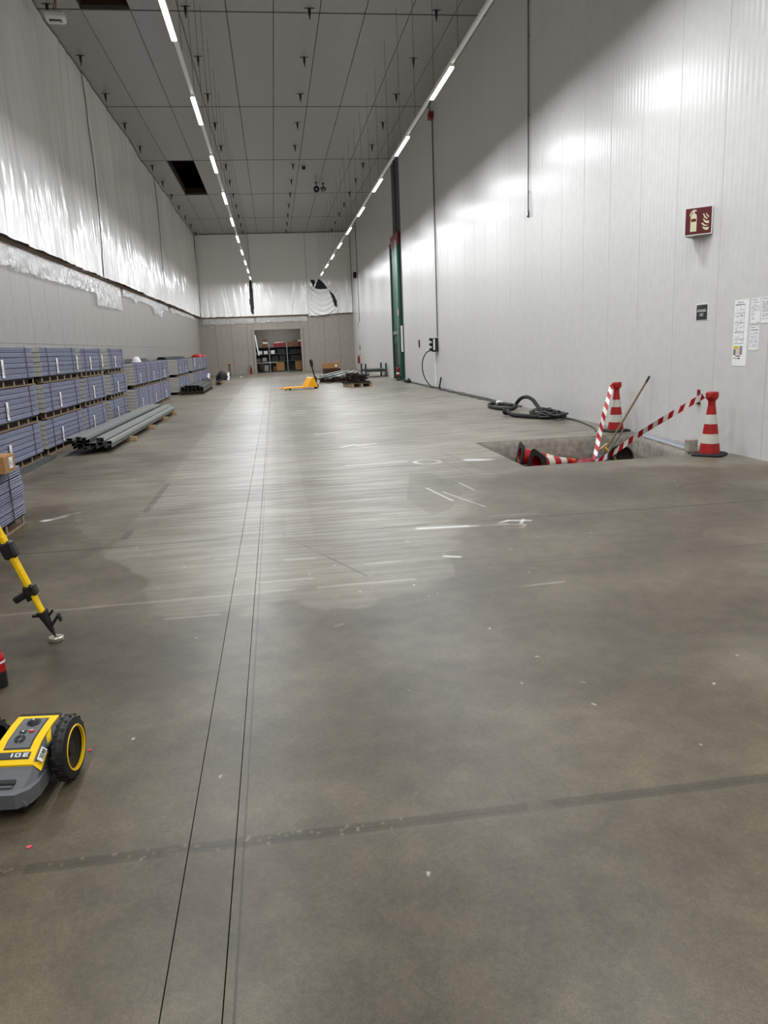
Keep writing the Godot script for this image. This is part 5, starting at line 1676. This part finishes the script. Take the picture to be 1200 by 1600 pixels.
	obj("bottom_bar", bx(Vector3(XR - 0.05, 2.2, -37.5), Vector3(0.08, 0.14, 1.7), 0.006), M.grey_metal, d)
	obj("guide_rail", bx(Vector3(XR - 0.06, 3.2, -36.3), Vector3(0.12, 6.4, 0.35), 0.008), M.green, d)
	obj("guide_rail", bx(Vector3(XR - 0.05, 3.2, -36.75), Vector3(0.1, 6.4, 0.18), 0.008), M.grey_metal, d)
	obj("guide_rail", bx(Vector3(XR - 0.06, 3.2, -38.35), Vector3(0.12, 6.4, 0.14), 0.008), M.green_dark, d)
	conduit("dark conduit from the ceiling down to the green door", -36.7, 6.7, HC, 0.03)
	extinguisher_sign(Vector3(XR - 0.13, 3.12, -36.2), 0.3, "red fire extinguisher sign on the green door post", 0.0)
	extinguisher(Vector3(XR - 0.24, 0.12, -36.25), "red fire extinguisher with white disc hanging on the green door post", true)
	var sq := obj("door_controls", bx(Vector3(0, 0.6, 0), Vector3(0.08, 1.2, 0.12), 0.01), M.white, self, Vector3(XR - 0.045, 1.3, -35.9))
	tag(sq, "narrow white control strip beside the green door post", "control box")
	var bo := thing("work_boots", "black boots standing at the foot of the green door", "boots", Vector3(XR - 0.35, 0, -35.8))
	for k in 2:
		var b2 := MB.new()
		b2.box(Vector3(0.14 * k, 0.05, 0.05), Vector3(0.1, 0.1, 0.28), 0.03)
		b2.box(Vector3(0.14 * k, 0.14, -0.04), Vector3(0.095, 0.16, 0.11), 0.03)
		obj("boot", b2.done(), M.black, bo)
	var lp := thing("floor_plug", "dark plug lump on the floor between the boots and the cables", "plug", Vector3(5.7, 0, -33.2), 0.3)
	obj("body", bx(Vector3(0, 0.08, 0), Vector3(0.16, 0.14, 0.4), 0.03), M.black, lp)
	obj("collar", bx(Vector3(0, 0.16, 0.1), Vector3(0.06, 0.1, 0.08), 0.02), M.rubber, lp)
	# far end of the right wall
	extinguisher_sign(Vector3(XR - 0.004, 3.16, -54.5), 0.42, "small red fire extinguisher sign at the far end of the right wall", 0.0)
	var gs := thing("green_sign", "small green rescue sign under the far red sign", "sign", Vector3(XR - 0.008, 1.58, -54.3))
	obj("plate", bx(Vector3.ZERO, Vector3(0.012, 0.34, 0.5), 0.002), mat(c8(20, 120, 80), 0.5), gs)
	obj("symbol", bx(Vector3(-0.008, 0, 0), Vector3(0.004, 0.18, 0.1)), mat(c8(60, 150, 110), 0.5), gs)
	extinguisher(Vector3(XR - 0.16, 0.5, -53.9), "dark red fire extinguisher hung on the far end of the right wall")
	conduit("thin dark conduit at the far end of the right wall", -53.6, 3.3, HC, 0.02)
	var lb := thing("wall_speaker", "small dark box high at the far end of the right wall", "box", Vector3(XR - 0.1, 6.3, -54.6))
	obj("case", bx(Vector3(0, 0.18, 0), Vector3(0.2, 0.4, 0.4), 0.02), M.black, lb)
	obj("grille", bx(Vector3(-0.02, 0.18, 0.205), Vector3(0.14, 0.3, 0.012), 0.004), M.rubber, lb)

# ------------------------------------------------------------------ pallet truck and material at the far right
func back_things() -> void:
	var o := Vector3(1.38, 0, -32.2)
	var dir := Vector3(-1.25, 0, 0.55).normalized()     # forks point to the left and a little to the camera
	var t := thing("pallet_truck", "yellow hand pallet truck with upright black handle in the middle of the hall", "pallet truck", o, atan2(-dir.z, dir.x))
	for s in [-1.0, 1.0]:
		var f := MB.new()
		f.box(Vector3(0.55, 0.09, s * 0.19), Vector3(1.12, 0.05, 0.16), 0.012)
		f.xf = Transform3D(Basis(Vector3(0, 0, 1), -0.12), Vector3(1.14, 0.08, s * 0.19))
		f.box(Vector3(0.04, 0, 0), Vector3(0.12, 0.045, 0.13), 0.012)
		var fk := obj("fork", f.done(), M.jack, t)
		var rl := MB.new()
		rl.xf = Transform3D(Basis(Vector3(1, 0, 0), PI / 2), Vector3(0.98, 0.042, s * 0.19))
		rl.lathe([Vector2(0, -0.05), Vector2(0.04, -0.05), Vector2(0.04, 0.05), Vector2(0, 0.05)], 14)
		obj("roller", rl.done(), M.black, fk)
	var bd := MB.new()
	bd.prism(PackedVector2Array([Vector2(0.22, 0.08), Vector2(0.2, 0.13), Vector2(-0.01, 0.44), Vector2(-0.06, 0.47), Vector2(-0.11, 0.44), Vector2(-0.25, 0.14), Vector2(-0.26, 0.06)]), -0.26, 0.26)
	obj("frame", bd.done(), M.jack, t)
	var pump := MB.new()
	pump.lathe([Vector2(0, 0.1), Vector2(0.06, 0.1), Vector2(0.06, 0.42), Vector2(0.03, 0.5), Vector2(0, 0.5)], 14)
	obj("pump", pump.done(), M.black, t, Vector3(-0.3, 0, 0))
	for s in [-1.0, 1.0]:
		var w := MB.new()
		w.xf = Transform3D(Basis(Vector3(1, 0, 0), PI / 2), Vector3(-0.3, 0.09, s * 0.07))
		w.lathe([Vector2(0, -0.03), Vector2(0.085, -0.03), Vector2(0.09, 0), Vector2(0.085, 0.03), Vector2(0, 0.03)], 20)
		obj("steer_wheel", w.done(), M.rubber, t)
	var h := MB.new()
	h.tube([Vector3(-0.3, 0.3, 0), Vector3(-0.24, 0.6, 0), Vector3(-0.17, 0.9, 0)], 0.03, 10)
	var hd := obj("handle", h.done(), M.black, t)
	var g := MB.new()
	g.tube([Vector3(-0.17, 0.88, 0), Vector3(-0.16, 0.95, 0.1), Vector3(-0.14, 1.14, 0.1), Vector3(-0.135, 1.2, 0), Vector3(-0.14, 1.14, -0.1), Vector3(-0.16, 0.95, -0.1), Vector3(-0.17, 0.88, 0)], 0.024, 8)
	g.box(Vector3(-0.15, 1.04, 0), Vector3(0.05, 0.2, 0.14), 0.015)
	obj("grip", g.done(), M.black, hd)
	# pallet with scraps in front
	var p := thing("timber_pallet", "small timber pallet with steel scraps near the right side of the hall", "pallet", Vector3(3.4, 0, -32.3), 0.25)
	for k in 6: obj("deck_board", bx(Vector3(0, 0.13, -0.5 + k * 0.2), Vector3(0.95, 0.022, 0.11), 0.003), M.timber, p)
	for k in 3: obj("bearer", bx(Vector3(-0.4 + k * 0.4, 0.06, 0), Vector3(0.1, 0.115, 1.1), 0.004), M.timber_pale, p)
	var s := thing("steel_offcuts", "dark steel brackets piled on the small pallet", "scrap", Vector3(3.4, 0.141, -32.3), 0.25)
	for k in 22:
		var m := MB.new()
		var ln := rng.randf_range(0.35, 0.48)
		var c := Vector3(rng.randf_range(-0.1, 0.12), 0.035 + 0.072 * (k / 4), rng.randf_range(-0.15, 0.1))
		var d := Vector3(1, 0, rng.randf_range(-0.2, 0.2)) if (k / 4) % 2 == 0 else Vector3(rng.randf_range(-0.2, 0.2), 0, 1)
		var off := (Vector3(0, 0, 1) if (k / 4) % 2 == 0 else Vector3(1, 0, 0)) * (0.18 * (k % 4) - 0.27)
		m.bar(c + off - d * ln, c + off + d * ln, 0.12, 0.068, Vector3.UP, 0.004)
		obj("offcut", m.done(), [M.black, M.rubber, M.void_brown][k % 3], s)
	# profiles on blocks
	var r := thing("steel_profile_bundle", "flat row of long grey steel profiles on the floor near the far right", "steel profiles", Vector3(3.45, 0.18, -40.0), -0.2)
	for k in 9:
		var q := obj("profile", channel(0.13, 0.06, 0.005, 7.4 - 0.25 * (k % 3)), M.galv if k % 3 else M.galv_dark, r, Vector3(-0.6 + k * 0.15, 0.0 + 0.07 * ((k * 2) % 3), 0.3 * (k % 2)))
		q.rotation.y = 0.012 * (k - 4)
	for k in 3: obj("block", bx(Vector3(0, -0.09, -2.8 + 2.6 * k), Vector3(1.7, 0.17, 0.14), 0.005), M.timber_dark, r)
	var cr := thing("open_carton", "open cardboard carton on a dark crate left of the steel profiles", "box", Vector3(3.15, 0.5, -44.0), 0.1)
	for q in [[Vector3(0, 0.15, 0.3), Vector3(0.86, 0.3, 0.02)], [Vector3(0, 0.15, -0.3), Vector3(0.86, 0.3, 0.02)], [Vector3(0.42, 0.15, 0), Vector3(0.02, 0.3, 0.58)], [Vector3(-0.42, 0.15, 0), Vector3(0.02, 0.3, 0.58)]]:
		obj("side", bx(q[0], q[1], 0.004), M.card, cr)
	obj("bottom", bx(Vector3(0, 0.01, 0), Vector3(0.82, 0.02, 0.58)), M.card, cr)
	var fl := obj("flap", bx(Vector3(0.43, 0.34, 0), Vector3(0.02, 0.2, 0.58), 0.003), M.card, cr)
	fl.rotation.z = -0.1
	obj("label_sheet", bx(Vector3(0.26, 0.14, 0.312), Vector3(0.12, 0.12, 0.003)), M.paper, cr)
	var ct := thing("dark_crate", "dark brown crate under the open carton at the far right", "crate", Vector3(3.2, 0, -44.0), 0.08)
	obj("case", bx(Vector3(0, 0.27, 0), Vector3(0.9, 0.44, 0.8), 0.02), M.void_brown, ct)
	for k in 2: obj("skid", bx(Vector3(-0.3 + 0.6 * k, 0.025, 0), Vector3(0.12, 0.05, 0.8), 0.006), M.timber_dark, ct)
	# grey steel trestle frame
	var fr := thing("steel_trestle", "low dark grey steel trestle with upright posts at the far right wall", "trestle", Vector3(5.35, 0, -42.0), 0.0)
	for sx in [-0.55, 0.55]:
		for sz in [-1.0, 1.0]:
			obj("post", bx(Vector3(sx, 0.36, sz), Vector3(0.09, 0.72, 0.09), 0.008), M.green_dark, fr)
	for sz in [-1.0, 1.0]: obj("cross_beam", bx(Vector3(0, 0.34, sz), Vector3(1.02, 0.12, 0.08), 0.008), M.green_dark, fr)
	for sx in [-0.5, 0.5]: obj("long_beam", bx(Vector3(sx, 0.36, 0), Vector3(0.07, 0.1, 1.92), 0.008), M.green_dark, fr)
	obj("deck", bx(Vector3(0, 0.42, 0), Vector3(0.9, 0.03, 1.9), 0.004), M.galv_dark, fr)

# ------------------------------------------------------------------ store room behind the far opening
func back_room() -> void:
	var z0 := ZB - 0.26
	var w := struct("wall_store", "pale walls and ceiling of the store room behind the far opening", "wall")
	obj("panel", bx(Vector3(0.4, 2.0, -66.1), Vector3(9.2, 4.2, 0.2)), M.panel_back, w)
	obj("panel", bx(Vector3(-4.1, 2.0, -62.2), Vector3(0.2, 4.2, 8.0)), M.panel_back, w)
	obj("panel", bx(Vector3(4.9, 2.0, -62.2), Vector3(0.2, 4.2, 8.0)), M.panel_back, w)
	obj("ceiling_panel", bx(Vector3(0.4, 4.2, -62.2), Vector3(9.2, 0.2, 8.0)), M.panel_back, w)
	obj("inner_panel", bx(Vector3(0.4, 2.1, -61.9), Vector3(8.8, 4.2, 0.1)), M.panel_back, w)
	var lamp := thing("strip_light", "ceiling strip light inside the store room", "light", Vector3(0.4, 3.96, -59.4), PI / 2)
	obj("housing", bx(Vector3(0, 0.06, 0), Vector3(0.1, 0.08, 1.6), 0.01), M.white, lamp)
	obj("diffuser", bx(Vector3(0, 0.01, 0), Vector3(0.1, 0.03, 1.58), 0.01), M.diffuser, lamp)
	tube_light(Vector3(0, -0.02, 0), Vector2(0.1, 1.58), 6.0, lamp)
	# rack
	var zr := -61.0
	var rk := thing("storage_rack", "long dark storage rack behind the far opening", "rack", Vector3(0, 0, zr))
	var xs := [-1.6, -0.32, 1.04, 2.4]
	for x in xs:
		for s in [-0.34, 0.34]:
			obj("upright", bx(Vector3(x, 1.05, s), Vector3(0.06, 2.1, 0.05), 0.006), M.galv if s > 0 else M.galv_dark, rk)
	var ys := [0.06, 0.8, 1.34, 1.86]
	for k in 3:
		for y in ys:
			obj("shelf", bx(Vector3((xs[k] + xs[k + 1]) / 2, y, 0), Vector3(xs[k + 1] - xs[k] - 0.06, 0.04, 0.7), 0.006), M.galv_dark, rk)
		obj("back_sheet", bx(Vector3((xs[k] + xs[k + 1]) / 2, 0.97, -0.36), Vector3(xs[k + 1] - xs[k] - 0.06, 1.8, 0.012)), M.black, rk)
	# goods: [name, label, x, y, w, h, d, material]
	var goods := [
		["carton", "large brown carton on the rack's bottom shelf, middle bay", 0.46, 0.08, 0.62, 0.66, 0.6, M.card],
		["carton", "large brown carton on the rack's bottom shelf, right bay", 1.86, 0.08, 0.5, 0.68, 0.6, M.card],
		["storage_bin", "white bin on the rack's third shelf, leftmost of three", -1.02, 1.36, 0.3, 0.26, 0.5, M.white],
		["storage_bin", "white bin on the rack's third shelf, middle of three", -0.6, 1.36, 0.3, 0.25, 0.5, M.white],
		["storage_bin", "white bin on the rack's third shelf, right of the upright", -0.06, 1.36, 0.3, 0.28, 0.5, M.white],
		["storage_bin", "small grey bin at the left end of the third shelf", -1.4, 1.36, 0.24, 0.16, 0.5, M.grey_metal],
		["red_carton", "long red carton on top of the rack, left of the red row", 0.24, 1.88, 0.42, 0.26, 0.5, M.ext_red],
		["red_carton", "red carton on top of the rack, middle of the red row", 0.72, 1.88, 0.5, 0.3, 0.5, M.ext_red],
		["red_carton", "red carton at the right end of the rack top", 2.08, 1.88, 0.32, 0.34, 0.5, M.ext_red],
		["brown_carton", "brown carton on top of the rack behind the upright", 1.32, 1.88, 0.42, 0.36, 0.5, M.card_dark],
		["brown_carton", "tall brown carton on top of the rack's right bay", 1.72, 1.88, 0.28, 0.5, 0.4, M.card_dark],
		["red_crate", "reddish brown crate on top of the rack, lower of the tall pile", -0.62, 1.88, 0.36, 0.26, 0.4, M.card_dark],
		["white_carton", "white carton in the middle of the tall pile on the rack", -0.6, 2.14, 0.36, 0.14, 0.4, M.white],
		["red_crate", "brown crate topping the tall pile on the rack", -0.6, 2.28, 0.36, 0.2, 0.4, M.card_dark],
		["white_sheet_pack", "flat white pack on top of the rack's red cartons", 0.46, 2.18, 0.7, 0.06, 0.4, M.paper],
		["white_carton", "small white carton on the red carton at the rack's right end", 2.06, 2.22, 0.26, 0.12, 0.3, M.white],
		["grey_case", "grey tool case on the rack's second shelf, left bay", -1.2, 0.82, 0.36, 0.22, 0.5, M.robot_grey],
		["grey_case", "light grey case on the rack's second shelf beside the tool case", -0.72, 0.82, 0.34, 0.28, 0.5, M.grey_metal],
		["dark_case", "black case on the rack's second shelf, middle bay", 0.1, 0.82, 0.5, 0.4, 0.5, M.black],
		["dark_case", "black case on the rack's second shelf, right half of the middle bay", 0.66, 0.82, 0.46, 0.44, 0.5, M.black],
		["dark_case", "black case on the rack's second shelf, right bay", 1.7, 0.82, 0.8, 0.42, 0.5, M.black],
		["dark_case", "dark case on the rack's third shelf, middle bay", 0.6, 1.36, 0.6, 0.36, 0.5, M.black],
		["dark_case", "dark case on the rack's third shelf, right bay", 1.7, 1.36, 0.9, 0.3, 0.5, M.rubber],
		["grey_drum", "grey machine on the rack's bottom shelf, left bay", -0.66, 0.08, 0.42, 0.46, 0.5, M.grey_metal],
		["orange_case", "orange brown case left of the middle carton on the bottom shelf", 0.02, 0.08, 0.2, 0.34, 0.5, M.card_dark],
	]
	for g in goods:
		var t := thing(g[0], g[1], "box" if g[0] != "storage_bin" else "bin", Vector3(g[2], g[3], zr + 0.03))
		var sz := Vector3(g[4], g[5], g[6])
		obj("body", bx(Vector3(0, sz.y / 2, 0), sz - Vector3(0, 0.012, 0), 0.012), g[7], t)
		obj("lid", bx(Vector3(0, sz.y - 0.012, 0), Vector3(sz.x + 0.012, 0.022, sz.z + 0.012), 0.004), g[7], t)
	var br := MB.new()
	br.tube([Vector3(-1.35, 0.72, -59.95), Vector3(0.2, 0.72, -59.95)], 0.02, 8)
	br.box(Vector3(-1.35, 0.7, -59.95), Vector3(0.06, 0.26, 0.06), 0.01)
	tag(obj("white_pole", br.done(), M.white), "thin white pole lying across the front of the rack", "pole")
	var mo := thing("brown_machine", "rusty brown machine on the floor at the left of the far opening", "machine", Vector3(-0.98, 0, -59.4), 0.3)
	obj("body", bx(Vector3(0, 0.42, 0), Vector3(0.4, 0.44, 0.4), 0.05), M.void_brown, mo)
	for k in 3: obj("leg", bx(Vector3([-0.2, 0.2, 0.05][k], 0.1, [0.15, 0.12, -0.15][k]), Vector3(0.06, 0.2, 0.06), 0.01), M.black, mo)
	obj("top_cap", bx(Vector3(0.02, 0.68, 0), Vector3(0.22, 0.1, 0.2), 0.03), M.void_brown, mo)
	# leaning white strip at the left of the opening
	var ls := MB.new()
	ls.bar(Vector3(-1.08, 1.3, ZB + 0.18), Vector3(-1.26, 2.75, ZB + 0.16), 0.09, 0.03, Vector3.BACK, 0.006)
	tag(obj("white_strip", ls.done(), M.white), "narrow white strip hanging at the left jamb of the far opening", "strip")
